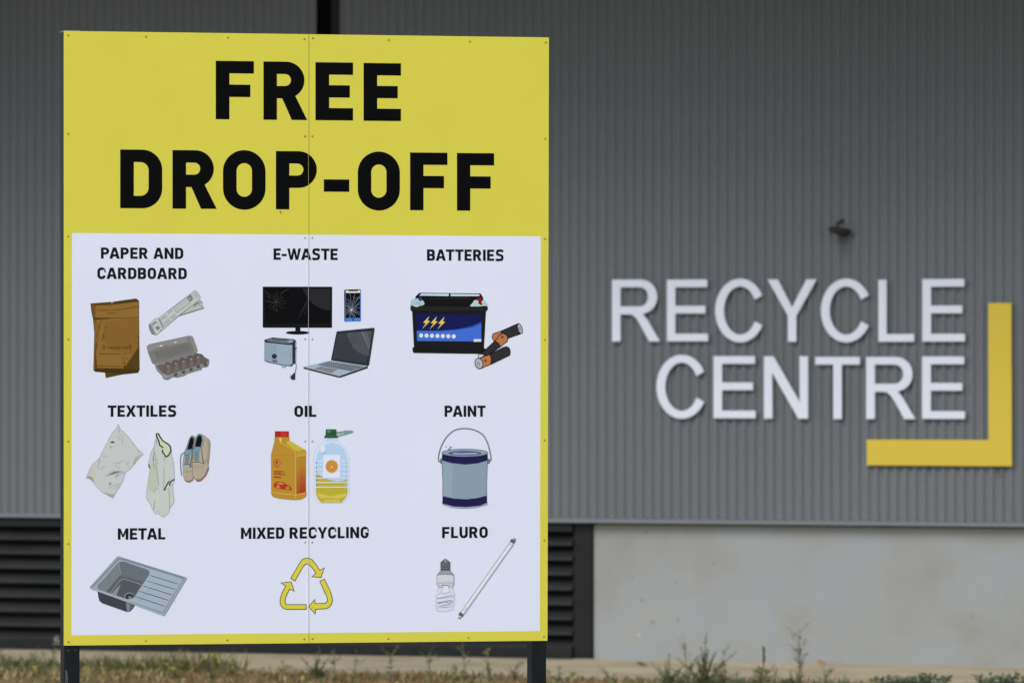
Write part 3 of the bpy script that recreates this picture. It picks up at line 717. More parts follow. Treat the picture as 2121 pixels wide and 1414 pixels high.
# car battery
a = Art(820, 490, 4.5625)
a.P((22, 22, 24), [(185, 565), (222, 530), (800, 537), (823, 572), (832, 662), (178, 658)])
a.P((34, 34, 36), [(300, 575), (710, 570), (690, 590), (320, 592)])
for q in ([(238, 538), (500, 540), (498, 562), (222, 557)], [(518, 541), (786, 545), (792, 562), (516, 562)]): a.P((194, 210, 222), q)
a.P((28, 28, 30), [(152, 690), (852, 690), (832, 1050), (846, 1058), (846, 1088), (800, 1108), (168, 1099), (157, 1080), (157, 1048), (170, 1042)])
a.P((36, 35, 37), [(140, 652, 8), (866, 660, 8), (866, 690, 8), (850, 706), (150, 704), (138, 690)], (14, 14, 16), 4)
a.L((14, 14, 16), 4, [(162, 1056), (842, 1066)]); a.L((46, 46, 48), 4, [(160, 715), (172, 1040)])
a.P((22, 28, 82), [(192, 730), (810, 740), (806, 990), (200, 985)])
a.P((40, 72, 158), [(196, 886), (420, 888), (600, 870), (720, 842), (808, 802), (807, 850), (500, 900), (198, 900)])
a.P((64, 106, 204), [(196, 890), (400, 893), (560, 884), (720, 858), (808, 822), (806, 990), (200, 985)])
for k in range(3):
    dx, dy = 71.5 * k, 3 * k
    a.P((224, 198, 74), [(316 + dx, 750 + dy), (257 + dx, 813 + dy), (284 + dx, 817 + dy), (247 + dx, 872 + dy), (322 + dx, 798 + dy), (298 + dx, 794 + dy)])
for k in range(7): a.P((210, 220, 222), ellipse(238 + 51.3 * k, 933 + 1.5 * k, 19, 20))
a.P((204, 214, 226), [(735, 967), (806, 967), (806, 992), (735, 993)]); a.L((44, 76, 160), 3, [(670, 944), (710, 946), (726, 958)])
O = (70, 92, 92)
a.P((168, 198, 198), [(140, 640), (152, 604), (180, 588), (210, 582), (248, 596), (271, 630), (255, 648), (225, 655), (196, 666), (155, 652)], O, 3, smooth=3)
a.P((46, 58, 150), [(198, 573), (244, 571), (246, 600), (232, 610), (208, 590)], (26, 32, 90), 3)
for p in ([(180, 612), (200, 622), (230, 632)], [(160, 630), (180, 640), (205, 636)], [(210, 640), (236, 640)]): a.L((96, 122, 122), 3, p)
a.P((178, 208, 206), [(698, 656), (722, 628), (738, 602), (768, 598), (800, 612), (822, 600), (842, 616), (858, 650), (830, 656), (760, 660)], O, 3, smooth=3)
a.P((130, 28, 34), [(762, 577), (811, 574), (812, 604), (806, 626), (820, 640), (800, 645), (778, 630), (782, 608), (768, 600)], (74, 14, 20), 3)
for p in ([(730, 640), (770, 646)], [(745, 612), (760, 622)], [(826, 620), (838, 640)]): a.L((96, 122, 122), 3, p)
a.done('car_battery_picture', 'printed picture of a corroded black car battery with blue label')

# three small batteries
def cell(pts_black, pts_copper, endc, er, erot, plus, ring=False):
    a.P((48, 46, 48), pts_black, (18, 16, 16), 7); a.P((178, 114, 72), pts_copper, (18, 16, 16), 7)
    if endc:
        a.P((168, 176, 182), ellipse(endc[0], endc[1], er[0], er[1], erot), (18, 16, 16), 7)
        a.L((60, 64, 68), 4, ellipse(endc[0] - 4, endc[1] + 4, er[0] * .32, er[1] * .28, erot), True)
    if plus:
        x_, y_ = plus; a.L((24, 18, 16), 6, [(x_ - 16, y_ + 6), (x_ + 16, y_ - 6)]); a.L((24, 18, 16), 6, [(x_ - 6, y_ - 16), (x_ + 6, y_ + 16)])
a = Art(820, 490, 4.5625)
cell([(990, 893), (1158, 819), (1180, 836), (1194, 876), (1190, 910), (1168, 922), (1056, 962), (1000, 960)], [(918, 918), (990, 892), (1012, 940), (985, 986), (925, 986), (908, 950)], (1172, 869), (20, 48), -16, None)
cell([(936, 984), (966, 1004), (988, 1040), (880, 1112), (840, 1122), (796, 1112)], [(936, 984), (985, 922), (1012, 914), (1046, 930), (1058, 958), (1052, 988), (988, 1040), (970, 1008)], None, None, 0, (1005, 948))
a.P((196, 202, 206), [(780, 1118), (800, 1108), (832, 1116), (822, 1132), (786, 1150), (776, 1138)], (18, 16, 16), 6)
cell([(884, 1112), (1020, 1044), (1046, 1038), (1070, 1052), (1081, 1086), (1074, 1120), (900, 1204), (902, 1150)], [(800, 1146), (884, 1112), (902, 1150), (896, 1204), (796, 1248), (822, 1200)], (784, 1198), (37, 50), -14, (846, 1172))
for p in ([(1046, 1068), (1054, 1084)], [(1050, 1080), (1060, 1072)], [(1092, 884), (1104, 894)]): a.L((20, 18, 18), 4, p)
a.done('small_batteries_picture', 'printed picture of three black and copper batteries')

# pillow
a = Art(160, 820, 5.237); O = (106, 112, 114)
a.P((190, 194, 194), [(443, 306), (460, 335), (468, 362), (520, 405), (580, 472), (610, 515), (650, 566), (690, 606), (717, 630), (680, 655), (640, 710), (590, 772), (550, 805), (520, 832), (496, 915), (450, 1000), (405, 1065), (387, 1105), (330, 1072), (270, 1040), (220, 990), (165, 925), (130, 892), (99, 884), (110, 850), (135, 800), (160, 745), (235, 680), (260, 625), (310, 530), (370, 415), (415, 360), (432, 335)], O, 3.5, smooth=2)
a.P((194, 189, 178), [(164, 762), (190, 820), (192, 900), (150, 872), (112, 860), (138, 800)])
a.P((164, 168, 170), [(634, 655), (706, 634), (660, 690), (600, 752), (612, 700)])
a.P((158, 162, 164), [(370, 828), (440, 803), (520, 825), (470, 824), (400, 814), (320, 866)])
a.P((160, 164, 166), [(282, 1036), (360, 1060), (404, 1058), (386, 1100), (330, 1072)])
a.P((164, 168, 170), [(445, 330), (462, 378), (466, 410), (446, 384)])
a.P((150, 152, 150), [(102, 882), (122, 864), (165, 882), (186, 930), (130, 892)])
a.P((168, 172, 174), [(370, 734), (450, 728), (520, 680), (566, 628), (500, 700), (420, 722)])
for p in ([(300, 872), (350, 825), (400, 806)], [(412, 890), (450, 850), (520, 822)], [(340, 1005), (400, 962), (455, 948), (440, 975), (400, 1010)], [(240, 680), (256, 726)], [(240, 680), (222, 760), (226, 800)], [(440, 430), (465, 480)], [(470, 415), (495, 470), (486, 520)], [(270, 660), (325, 652)], [(250, 790), (300, 760)], [(545, 700), (560, 720), (535, 730), (556, 770)], [(410, 745), (430, 770), (456, 778)], [(520, 548), (536, 554)], [(410, 870), (450, 838)], [(600, 510), (650, 565), (680, 610)]): a.L((140, 145, 147), 3.5, p)
a.P((56, 54, 54), [(352, 502), (385, 489), (404, 494), (400, 504), (368, 508)]); a.P((140, 140, 140), [(350, 545), (368, 538), (360, 570)]); a.P((70, 70, 70), [(344, 940), (356, 934), (345, 972)]); a.P((70, 70, 70), [(362, 936), (371, 944), (361, 958)])
a.done('pillow_picture', 'printed picture of a stained grey pillow')

# shirt
a = Art(160, 820, 5.237); O = (82, 88, 86)
a.P((188, 198, 193), [(853, 430), (858, 462), (840, 492), (832, 548), (800, 612), (777, 700), (774, 745), (790, 782), (772, 900), (755, 1020), (752, 1110), (766, 1140), (780, 1142), (800, 1190), (825, 1240), (832, 1262), (862, 1280), (868, 1262), (886, 1264), (894, 1290), (940, 1313), (985, 1270), (1002, 1250), (1003, 1215), (1046, 1160), (1052, 1130), (1040, 1050), (1036, 960), (1056, 920), (1052, 820), (1045, 720), (1022, 630), (1018, 560), (990, 520), (920, 472), (885, 420), (870, 402)], O, 3)
a.P((180, 190, 172), [(800, 720), (846, 720), (884, 920), (880, 1000), (830, 1040), (764, 1000), (780, 860)])
a.P((196, 206, 174), [(866, 416), (892, 430), (930, 490), (1002, 530), (1014, 590), (984, 655), (942, 630), (926, 592), (936, 560), (900, 540), (880, 480)])
a.P((202, 208, 198), [(944, 1024), (985, 945), (1004, 960), (1022, 930), (1052, 905), (1052, 930), (1030, 962), (1006, 966), (1000, 990)], O, 3)
G_ = (42, 62, 46)
a.L(G_, 15, [(856, 420), (866, 406), (880, 408), (904, 452), (930, 486), (985, 520), (1010, 545), (1016, 590), (992, 640), (966, 658), (946, 636), (936, 618), (924, 608), (926, 580)]); a.L(G_, 15, [(856, 420), (872, 462), (884, 490), (896, 534), (934, 560)])
a.L(G_, 13, [(774, 735), (780, 762), (790, 782)]); a.L(G_, 14, [(940, 1022), (958, 990), (980, 946), (992, 928), (1002, 920)]); a.L(G_, 14, [(998, 968), (1008, 940), (1028, 914), (1056, 900)])
for p in ([(834, 555), (828, 700)], [(836, 600), (860, 690), (880, 742)], [(824, 640), (822, 720), (838, 786)], [(840, 680), (856, 750), (870, 850), (886, 968)], [(942, 650), (942, 716)], [(940, 765), (941, 880), (937, 1018)], [(1005, 880), (1008, 912)], [(842, 1130), (834, 1180), (826, 1236)], [(990, 1015), (1000, 1080), (1000, 1216)], [(858, 470), (856, 520)]): a.L((88, 94, 92), 3, p)
for p in ([(800, 1020), (830, 1040), (850, 1010)], [(850, 990), (876, 1000)], [(866, 1250), (880, 1240)]): a.L((166, 174, 158), 4, p)
a.P((222, 226, 224), ellipse(976, 545, 11, 11), O, 2)
a.done('shirt_picture', 'printed picture of a torn pale shirt with dark green trim')

# shoes
a = Art(160, 820, 5.237); O = (70, 64, 56); LC = (66, 96, 120)
a.P((152, 110, 96), [(1155, 880), (1200, 918), (1262, 876), (1258, 912), (1212, 938), (1172, 922)], O, 3)
a.P((170, 162, 144), [(1245, 427), (1272, 440), (1284, 500), (1264, 560), (1252, 640), (1252, 760), (1262, 866), (1244, 905), (1202, 922), (1166, 905), (1150, 860), (1144, 760), (1150, 680), (1165, 600), (1190, 540), (1215, 460)], O, 3, smooth=2)
a.P((118, 146, 160), [(1238, 430), (1268, 444), (1276, 500), (1256, 572), (1240, 580), (1182, 580), (1196, 530), (1214, 462)], O, 3)
a.P((20, 20, 24), [(1240, 440), (1262, 456), (1264, 505), (1244, 572), (1194, 578), (1206, 520), (1222, 466)])
a.P((106, 150, 182), [(1174, 588), (1240, 578), (1216, 640), (1196, 720), (1180, 700), (1178, 640)], O, 2)
for k in range(5): a.L(LC, 7, [(1156, 632 + 26 * k), (1186, 645 + 24 * k), (1222, 630 + 26 * k)])
a.L(LC, 8, [(1150, 740), (1180, 730), (1225, 738)])
a.P((152, 110, 96), [(1258, 880), (1320, 908), (1378, 868), (1410, 780), (1428, 770), (1424, 800), (1396, 862), (1342, 918), (1304, 926)], O, 3)
a.P((170, 162, 144), [(1325, 409), (1362, 420), (1412, 456), (1438, 490), (1440, 560), (1428, 690), (1416, 780), (1376, 866), (1320, 906), (1272, 890), (1250, 840), (1250, 720), (1256, 600), (1270, 520), (1288, 440)], O, 3, smooth=2)
a.P((158, 150, 132), [(1414, 462), (1438, 492), (1440, 560), (1424, 720), (1410, 740), (1418, 560)], O, 2)
a.P((118, 146, 160), [(1322, 412), (1352, 422), (1368, 470), (1364, 520), (1346, 548), (1276, 548), (1286, 470), (1300, 430)], O, 3)
a.P((20, 20, 24), [(1324, 422), (1346, 432), (1354, 480), (1338, 546), (1276, 546), (1290, 478), (1304, 438)])
a.P((106, 150, 182), [(1262, 560), (1336, 546), (1312, 610), (1296, 690), (1278, 680), (1276, 620)], O, 2)
for k in range(5): a.L(LC, 7, [(1258, 606 + 26 * k), (1288, 618 + 24 * k), (1324, 602 + 26 * k)])
a.L(LC, 8, [(1254, 716), (1290, 706), (1328, 714)])
for p in ([(1268, 540), (1246, 580), (1240, 660), (1222, 776)], [(1340, 546), (1354, 640), (1370, 742)], [(1170, 610), (1138, 622), (1124, 650), (1118, 720), (1130, 862)], [(1215, 738), (1236, 756), (1248, 760)]): a.L(LC, 8, p, smooth=3)
a.L(O, 3, [(1330, 724), (1370, 722), (1412, 690)]); a.L(O, 2, [(1160, 815), (1200, 820), (1240, 810)]); a.L((150, 142, 126), 3, [(1262, 762), (1310, 770), (1356, 760)])
a.done('shoes_picture', 'printed picture of a pair of beige lace-up shoes')

# motor oil bottle
a = Art(530, 820, 5.891); O = (150, 108, 40)
a.P((178, 138, 50), [(230, 498), (406, 498), (412, 546), (600, 655), (613, 678), (613, 722), (608, 735), (611, 1165), (618, 1180), (613, 1226), (560, 1256), (490, 1267), (300, 1252), (212, 1230), (188, 1192), (188, 1165), (186, 720), (192, 690), (215, 600), (226, 560)], O, 3)
a.P((170, 128, 46), [(498, 672), (613, 666), (611, 1170), (496, 1192)])
n_ = 14
for k in range(n_):
    t_ = k / (n_ - 1); y0_ = 850 + 330 * k / n_; y1_ = 850 + 330 * (k + 1) / n_
    a.P((int(172 - 8 * t_), int(126 - 78 * t_ ** 1.2), int(46 - 8 * t_)), [(498, y0_ + 8 * t_), (608, y0_ - 8 * t_), (608, y1_ - 8 * t_), (498, y1_ + 8 * t_)]); a.k -= 1
a.k += 1
for k in range(12): a.L((186, 142, 62) if k < 4 else (170, 90, 56), 1.6, [(508 + k * 8.4, 860), (508 + k * 8.4, 1170)]); a.k -= 1
a.k += 1
a.P((196, 176, 62), [(408, 540), (600, 652), (560, 664), (496, 672), (374, 582), (372, 560)])
a.P((186, 146, 58), [(498, 676), (611, 668), (611, 722), (498, 736)])
for w_, p in ((11, [(290, 562), (400, 620), (482, 676), (484, 1258)]), (9, [(496, 737), (612, 714)]), (12, [(190, 1170), (330, 1192), (482, 1204)]), (12, [(496, 1206), (615, 1176)])): a.L((204, 166, 74), w_, p)
a.L((170, 124, 44), 3, [(190, 722), (478, 724)])
a.P((204, 190, 92), [(284, 505), (318, 505), (316, 550), (301, 564), (286, 550)])
a.P((168, 38, 42), [(232, 427, 8), (402, 427, 8), (402, 496), (230, 496)]); a.P((186, 52, 50), [(300, 430), (378, 430), (378, 494), (300, 494)]); a.L((140, 28, 34), 4, [(231, 493), (402, 493)])
a.L((206, 150, 110), 3, ellipse(256, 815, 47, 57), True); a.L((166, 62, 42), 5, ellipse(256, 815, 41, 50), True)
a.P((180, 42, 36), [(256, 776), (274, 812), (272, 834), (256, 848), (240, 834), (238, 812)]); a.P((214, 190, 180), ellipse(264, 828, 5, 9))
for w_, p in ((10, [(218, 913), (345, 920)]), (8, [(218, 931), (305, 936)]), (10, [(218, 948), (359, 955)]), (16, [(219, 984), (306, 989)])): a.L((160, 66, 36), w_, p)
a.P((172, 50, 40), [(218, 1088), (224, 1070), (240, 1050), (275, 1041), (325, 1045), (372, 1076), (420, 1098), (434, 1120), (435, 1143), (410, 1144), (360, 1136), (300, 1130), (245, 1120), (222, 1108)])
a.P((190, 146, 66), [(258, 1062), (280, 1052), (312, 1052), (345, 1074), (310, 1078), (286, 1068), (266, 1076)])
for x_, y_ in ((270, 1106), (388, 1122)): a.P((184, 140, 54), ellipse(x_, y_, 25, 26)); a.L((172, 60, 44), 5, ellipse(x_, y_, 18, 19), True)
a.done('motor_oil_picture', 'printed picture of a yellow oil bottle with red cap')

# cooking oil jug
a = Art(530, 820, 5.891); O = (170, 190, 212)
a.P((204, 218, 238), [(850, 508), (995, 508), (1030, 572), (1085, 622), (1122, 690), (1146, 770), (1136, 790), (1142, 812), (1134, 836), (1142, 860), (1132, 888), (1140, 915), (1132, 942), (1140, 970), (1132, 998), (1140, 1025), (1132, 1050), (1140, 1080), (1130, 1108), (1144, 1140), (1144, 1184), (1112, 1250), (1062, 1302), (795, 1306), (740, 1262), (704, 1192), (704, 1130), (716, 1108), (706, 1080), (716, 1050), (706, 1025), (716, 998), (708, 970), (718, 942), (710, 915), (718, 888), (712, 860), (716, 836), (706, 812), (712, 790), (700, 770), (712, 700), (745, 640), (800, 580)], O, 4)
a.P((176, 203, 232), [(846, 590), (930, 562), (1020, 590), (1088, 660), (1112, 740), (1118, 800), (1112, 1010), (990, 1042), (870, 1020), (750, 950), (734, 800), (742, 720), (785, 640)])
a.P((184, 208, 234), [(860, 520), (990, 520), (1010, 556), (930, 545), (838, 565)])
a.P((182, 168, 52), [(745, 948), (780, 962), (820, 990), (900, 1022), (990, 1040), (1060, 1030), (1105, 1008), (1116, 1100), (1122, 1180), (1094, 1240), (1045, 1298), (800, 1300), (755, 1250), (730, 1180), (735, 1110)])
a.P((202, 188, 92), [(748, 1178), (820, 1195), (880, 1212), (920, 1218), (1040, 1195), (1112, 1180), (1086, 1230), (1000, 1246), (880, 1236), (790, 1250)]); a.P((200, 186, 88), [(800, 1294), (860, 1252), (920, 1262), (1000, 1256), (1045, 1294)])
for y_ in (790, 835, 889, 945): a.L((134, 168, 202), 5, [(742, y_ - 6), (812, y_ + 2), (1034, y_ + 2), (1112, y_ - 6)])
for y_ in (788, 833, 887, 943, 998, 1050, 1106): a.L((208, 222, 240), 11, [(712, y_), (738, y_ + 3), (1100, y_ + 3), (1136, y_)])
for y_ in (812, 868, 922, 976, 1026, 1080): a.L((92, 128, 158), 9, [(733, y_ - 14), (738, y_ + 2), (737, y_ + 14)]); a.L((118, 152, 182), 6, [(1112, y_ - 12), (1110, y_ + 12)])
for k in range(3): a.L((206, 214, 190), 3, [(1078 + 14 * k, 1010), (1078 + 14 * k, 1145)])
a.P((212, 222, 240), [(820, 717), (1030, 717), (1030, 1000), (816, 998)])
pts = []
for k in range(72):
    q = 2 * math.pi * k / 72; r_ = 76 + 4 * math.cos(q * 18); pts.append((925 + r_ * math.cos(q), 857 + 1.05 * r_ * math.sin(q)))
a.P((198, 146, 62), pts)
pts = []
for k in range(60):
    q = 2 * math.pi * k / 60; r_ = 47 + 4 * math.cos(q * 12); pts.append((925 + r_ * math.cos(q), 857 + 1.05 * r_ * math.sin(q)))
a.L((176, 100, 48), 4, pts, True)
a.P((186, 100, 52), [(925, 828), (943, 855), (942, 874), (925, 882), (908, 874), (907, 855)], smooth=2); a.P((220, 214, 214), [(925, 845), (934, 860), (932, 872), (925, 876), (917, 872), (916, 860)], smooth=2)
a.P((122, 166, 150), [(978, 442), (1110, 419), (1166, 421), (1186, 433), (1160, 446), (1000, 490), (984, 488), (1092, 452), (1112, 432), (980, 462)], (52, 92, 70), 4)
a.P((44, 88, 58), [(853, 412, 6), (866, 404), (972, 405), (980, 416), (980, 480), (995, 484), (994, 507), (837, 507), (840, 481), (851, 480)], (26, 58, 38), 3)
a.P((80, 124, 88), [(868, 410), (912, 408), (912, 448), (866, 448)]); a.L((26, 58, 38), 4, [(853, 456), (979, 452)]); a.L((70, 112, 78), 4, [(846, 484), (990, 482)])
a.P((208, 222, 236), ellipse(816, 650, 34, 44, 10))
a.done('cooking_oil_picture', 'printed picture of a clear oil jug with green cap')

# paint tin
a = Art(860, 820, 5.657); O = (60, 68, 76)
hp = catmull([(278, 768), (272, 735), (282, 660), (314, 570), (374, 472), (450, 407), (518, 384), (580, 380), (660, 388), (740, 418), (800, 462), (850, 556), (878, 660), (889, 735), (882, 760)], 4, False)
a.L(O, 15, hp); a.L((118, 134, 144), 9, hp)
a.L(O, 13, [(276, 766), (296, 768)]); a.L(O, 13, [(872, 757), (884, 754)])
a.P((116, 114, 110), [(293, 734, 6), (316, 730), (316, 791), (295, 786, 6)], O, 4); a.P((116, 114, 110), [(847, 731), (870, 735, 6), (873, 788, 6), (848, 790)], O, 4)
a.P((132, 152, 166), [(314, 690), (848, 690), (846, 800), (838, 1050), (840, 1250), (847, 1270), (700, 1306), (560, 1315), (430, 1305), (320, 1266), (322, 1000), (312, 800)], O, 4)
a.P((140, 161, 174), [(330, 790), (440, 800), (430, 1180), (334, 1160)])
a.P((32, 32, 76), [(317, 668), (400, 700), (580, 710), (760, 700), (848, 668), (846, 752), (740, 785), (590, 801), (430, 785), (316, 752)])
a.P((32, 32, 76), [(321, 1170), (450, 1198), (600, 1207), (740, 1190), (840, 1163), (840, 1248), (760, 1280), (600, 1297), (450, 1290), (320, 1255)])
a.P((164, 182, 192), [(314, 1240), (325, 1260), (450, 1292), (600, 1299), (760, 1283), (846, 1246), (846, 1268), (700, 1304), (560, 1314), (430, 1304), (328, 1272)], O, 3)
a.P((142, 162, 174), ellipse(580, 663, 272, 45, n=48), O, 4); a.L((98, 114, 124), 4, ellipse(580, 660, 250, 36, n=40), True)
a.P((84, 102, 116), ellipse(580, 667, 190, 23, n=40), (34, 38, 66), 5)
a.P((150, 150, 212), [(426, 668), (470, 660), (520, 668), (620, 664), (700, 662), (748, 665), (700, 683), (560, 688), (460, 684)])
a.P((100, 100, 176), ellipse(360, 590, 6, 7)); a.P((100, 100, 176), ellipse(415, 598, 10, 10)); a.P((100, 100, 176), ellipse(398, 620, 12, 11))
a.done('paint_tin_picture', 'printed picture of a grey and navy paint tin')

# sink
a = Art(160, 1080, 6.427); O = (80, 92, 104)
a.P((62, 66, 74), [(268, 920), (640, 1055), (772, 1108), (742, 1156), (702, 1194, 12), (660, 1199, 12), (330, 1082, 30), (292, 1048), (280, 990)])
a.P((120, 130, 138), [(645, 1070), (702, 1092), (692, 1190), (664, 1196)]); a.P((88, 94, 102), [(702, 1090), (772, 1110), (738, 1160), (696, 1194)])
a.L((40, 44, 50), 4, [(430, 1080), (500, 1100)])
a.P((146, 160, 174), [(540, 458, 14), (1464, 746, 16), (1160, 1253, 18), (160, 880, 14)], O, 5)
a.L((98, 110, 122), 10, [(200, 866), (552, 492), (600, 496), (1420, 750)]); a.L((110, 122, 134), 5, [(1420, 750), (1142, 1206), (700, 1062)])
a.P((158, 172, 188), [(240, 866), (560, 512), (975, 632), (1402, 766), (1138, 1196), (690, 1056), (262, 906)])
a.P((104, 112, 118), [(562, 530), (620, 527), (920, 630), (958, 650), (962, 690), (770, 985), (720, 1025), (660, 1027), (300, 905), (265, 880), (268, 840), (540, 545)])
a.P((116, 126, 132), [(552, 535), (575, 702), (380, 932), (268, 892), (268, 840)])
a.P((102, 110, 118), [(558, 530), (620, 528), (920, 632), (958, 652), (958, 700), (888, 802), (575, 706)])
a.P((90, 97, 103), [(575, 704), (880, 796), (850, 834), (640, 765), (590, 765), (440, 952), (380, 932)])
a.P((82, 87, 93), [(596, 770), (640, 767), (852, 834), (742, 1022), (660, 1026), (440, 955), (560, 800)])
a.P((132, 142, 146), [(578, 826), (520, 985), (452, 958)])
for p in ([(440, 950), (560, 792), (598, 766), (640, 765), (850, 834)],): a.L((160, 172, 180), 5, p)
a.L((162, 174, 182), 4, [(556, 534), (578, 706)]); a.L((84, 92, 98), 3, [(445, 690), (425, 750), (412, 812)]); a.L((84, 92, 98), 3, [(618, 672), (666, 628)])
a.P((130, 138, 144), ellipse(694, 990, 66, 50)); a.P((84, 90, 96), ellipse(696, 994, 58, 42)); a.P((36, 38, 44), ellipse(700, 998, 56, 38)); a.P((86, 92, 98), ellipse(702, 1002, 36, 24)); a.P((150, 156, 160), ellipse(700, 1008, 14, 8))
a.P((158, 172, 188), [(964, 680), (962, 700), (770, 985), (742, 1016), (700, 1028), (660, 1028), (700, 1062), (780, 1086), (1040, 800)])
a.L((176, 190, 202), 4, [(262, 852), (560, 520), (620, 522), (925, 624)]); a.L((112, 124, 134), 3, [(962, 690), (770, 985), (740, 1014), (690, 1028)])
for p in ([(975, 710), (1341, 825)], [(928, 782), (1297, 895)], [(878, 850), (1257, 967)], [(825, 920), (1213, 1040)], [(768, 988), (1162, 1118)]):
    a.L((190, 202, 214), 5, [(p[0][0], p[0][1] - 7), (p[1][0], p[1][1] - 7)]); a.L((36, 42, 52), 7, p)
a.L((186, 200, 210), 6, [(172, 886), (640, 1054), (1150, 1244)])
a.P((60, 62, 66), ellipse(1310, 1062, 5, 4))
a.done('sink_picture', 'printed picture of a steel kitchen sink')

# recycling arrows
a = Art(480, 1080, 6.426); YA = (206, 198, 70); O = (26, 24, 20)
for pts in ([(785, 750), (905, 545), (925, 518), (950, 497), (980, 485), (1010, 483), (1040, 488), (1070, 505), (1105, 545), (1140, 595), (1171, 645), (1231, 612), (1188, 740), (1067, 730), (1120, 685), (1095, 645), (1060, 598), (1035, 574), (1005, 559), (975, 568), (945, 603), (840, 788)],
            [(1232, 760), (1310, 920), (1330, 980), (1340, 1030), (1336, 1070), (1320, 1108), (1290, 1140), (1250, 1155), (1115, 1162), (1110, 1223), (1024, 1125), (1103, 1034), (1110, 1088), (1245, 1081), (1265, 1068), (1274, 1040), (1266, 1000), (1172, 792)],
            [(990, 1100), (990, 1163), (740, 1163), (700, 1155), (670, 1136), (650, 1104), (642, 1070), (645, 1025), (665, 955), (690, 905), (718, 855), (657, 812), (788, 796), (831, 919), (768, 894), (722, 990), (710, 1040), (709, 1065), (718, 1088), (744, 1100)]):
    a.P(YA, pts, O, 9)
a.done('recycling_arrows_picture', 'printed yellow recycling arrows')

# spiral bulb
a = Art(860, 1080, 5.44); O = (74, 78, 86); GL = (204, 211, 228)
for p in ([(284, 730), (282, 765), (256, 797)], [(400, 730), (402, 765), (422, 792)]): a.L(O, 46, p); a.L(GL, 41, p)
for p, hw in (([(262, 985), (330, 990), (404, 976)], 44), ([(254, 944), (330, 935), (420, 928)], 46), ([(254, 892), (330, 882), (420, 870)], 48), ([(254, 842), (330, 832), (420, 818)], 48)):
    c_ = ellipse(p[0][0], p[0][1], hw / 2, hw / 2); d_ = ellipse(p[-1][0], p[-1][1] - 4, hw / 2, hw / 2)
    a.L(O, hw + 4, p); a.P(O, ellipse(p[0][0], p[0][1], hw / 2 + 2, hw / 2 + 2)); a.P(O, ellipse(p[-1][0], p[-1][1], hw / 2 + 2, hw / 2 + 2))
    a.L(GL, hw, p); a.P(GL, c_); a.P(GL, ellipse(p[-1][0], p[-1][1], hw / 2, hw / 2))
p = [(258, 800), (330, 806), (420, 788)]; a.L(GL, 22, p)
for p in ([(250, 862), (340, 846), (425, 826)], [(252, 910), (330, 896), (412, 880)], [(268, 950), (340, 936), (416, 918)]): a.L((104, 110, 116), 6, p)
a.L(O, 3, [(272, 800), (330, 806), (400, 788)]); a.L((226, 232, 242), 8, [(262, 836), (330, 828)]); a.L((226, 232, 242), 8, [(262, 888), (330, 878)])
a.P((206, 210, 218), [(250, 708), (308, 708), (304, 732), (256, 732)], O, 3); a.P((206, 210, 218), [(370, 708), (428, 708), (424, 732), (374, 732)], O, 3)
a.P((202, 203, 212), [(243, 600), (338, 590), (434, 600), (434, 700, 8), (430, 710), (247, 710), (243, 700)], (72, 74, 80), 4)
a.L((72, 74, 80), 4, [(243, 688), (434, 688)]); a.L((150, 152, 158), 3, [(336, 670), (424, 676)])
a.P((150, 152, 155), [(285, 547), (392, 547), (434, 598), (338, 590), (244, 600)], (72, 74, 80), 4)
a.P((100, 104, 110), [(286, 456), (330, 420), (348, 420), (391, 456), (388, 545), (288, 545)], (56, 58, 64), 4)
a.P((132, 138, 146), [(330, 424), (348, 424), (366, 456), (320, 456)])
for y_ in (458, 482, 506, 530): a.L((58, 60, 66), 6, [(284, y_), (338, y_ + 6), (393, y_)]); a.L((140, 146, 154), 3, [(300, y_ + 8), (360, y_ + 12)])
a.done('spiral_bulb_picture', 'printed picture of a white spiral bulb')

# fluorescent tube
a = Art(860, 1080, 5.44)
a.L((112, 106, 86), 11, [(1108, 205), (1120, 182)]); a.L((112, 106, 86), 11, [(1124, 214), (1137, 192)]); a.L((112, 106, 86), 11, [(503, 1070), (484, 1088)]); a.L((112, 106, 86), 11, [(520, 1074), (502, 1096)])
a.L((60, 62, 66), 56, [(1111, 204), (1085, 240)]); a.L((94, 98, 104), 49, [(1109, 207), (1085, 240)])
a.L((60, 62, 66), 56, [(530, 1026), (508, 1060)]); a.L((94, 98, 104), 49, [(530, 1026), (510, 1057)])
a.L((110, 116, 120), 52, [(1092, 238), (533, 1030)]); a.L((150, 156, 160), 45, [(1092, 238), (533, 1030)]); a.L((204, 210, 220), 36, [(1090, 238), (530, 1030)]); a.L((224, 230, 240), 14, [(1080, 246), (526, 1026)])
a.L((96, 102, 106), 4, [(1058, 246), (1104, 276)]); a.L((140, 146, 150), 3, [(548, 1016), (588, 962)]); a.L((140, 146, 150), 3, [(538, 1008), (576, 958)])
a.done('fluorescent_tube_picture', 'printed picture of a long fluorescent tube')

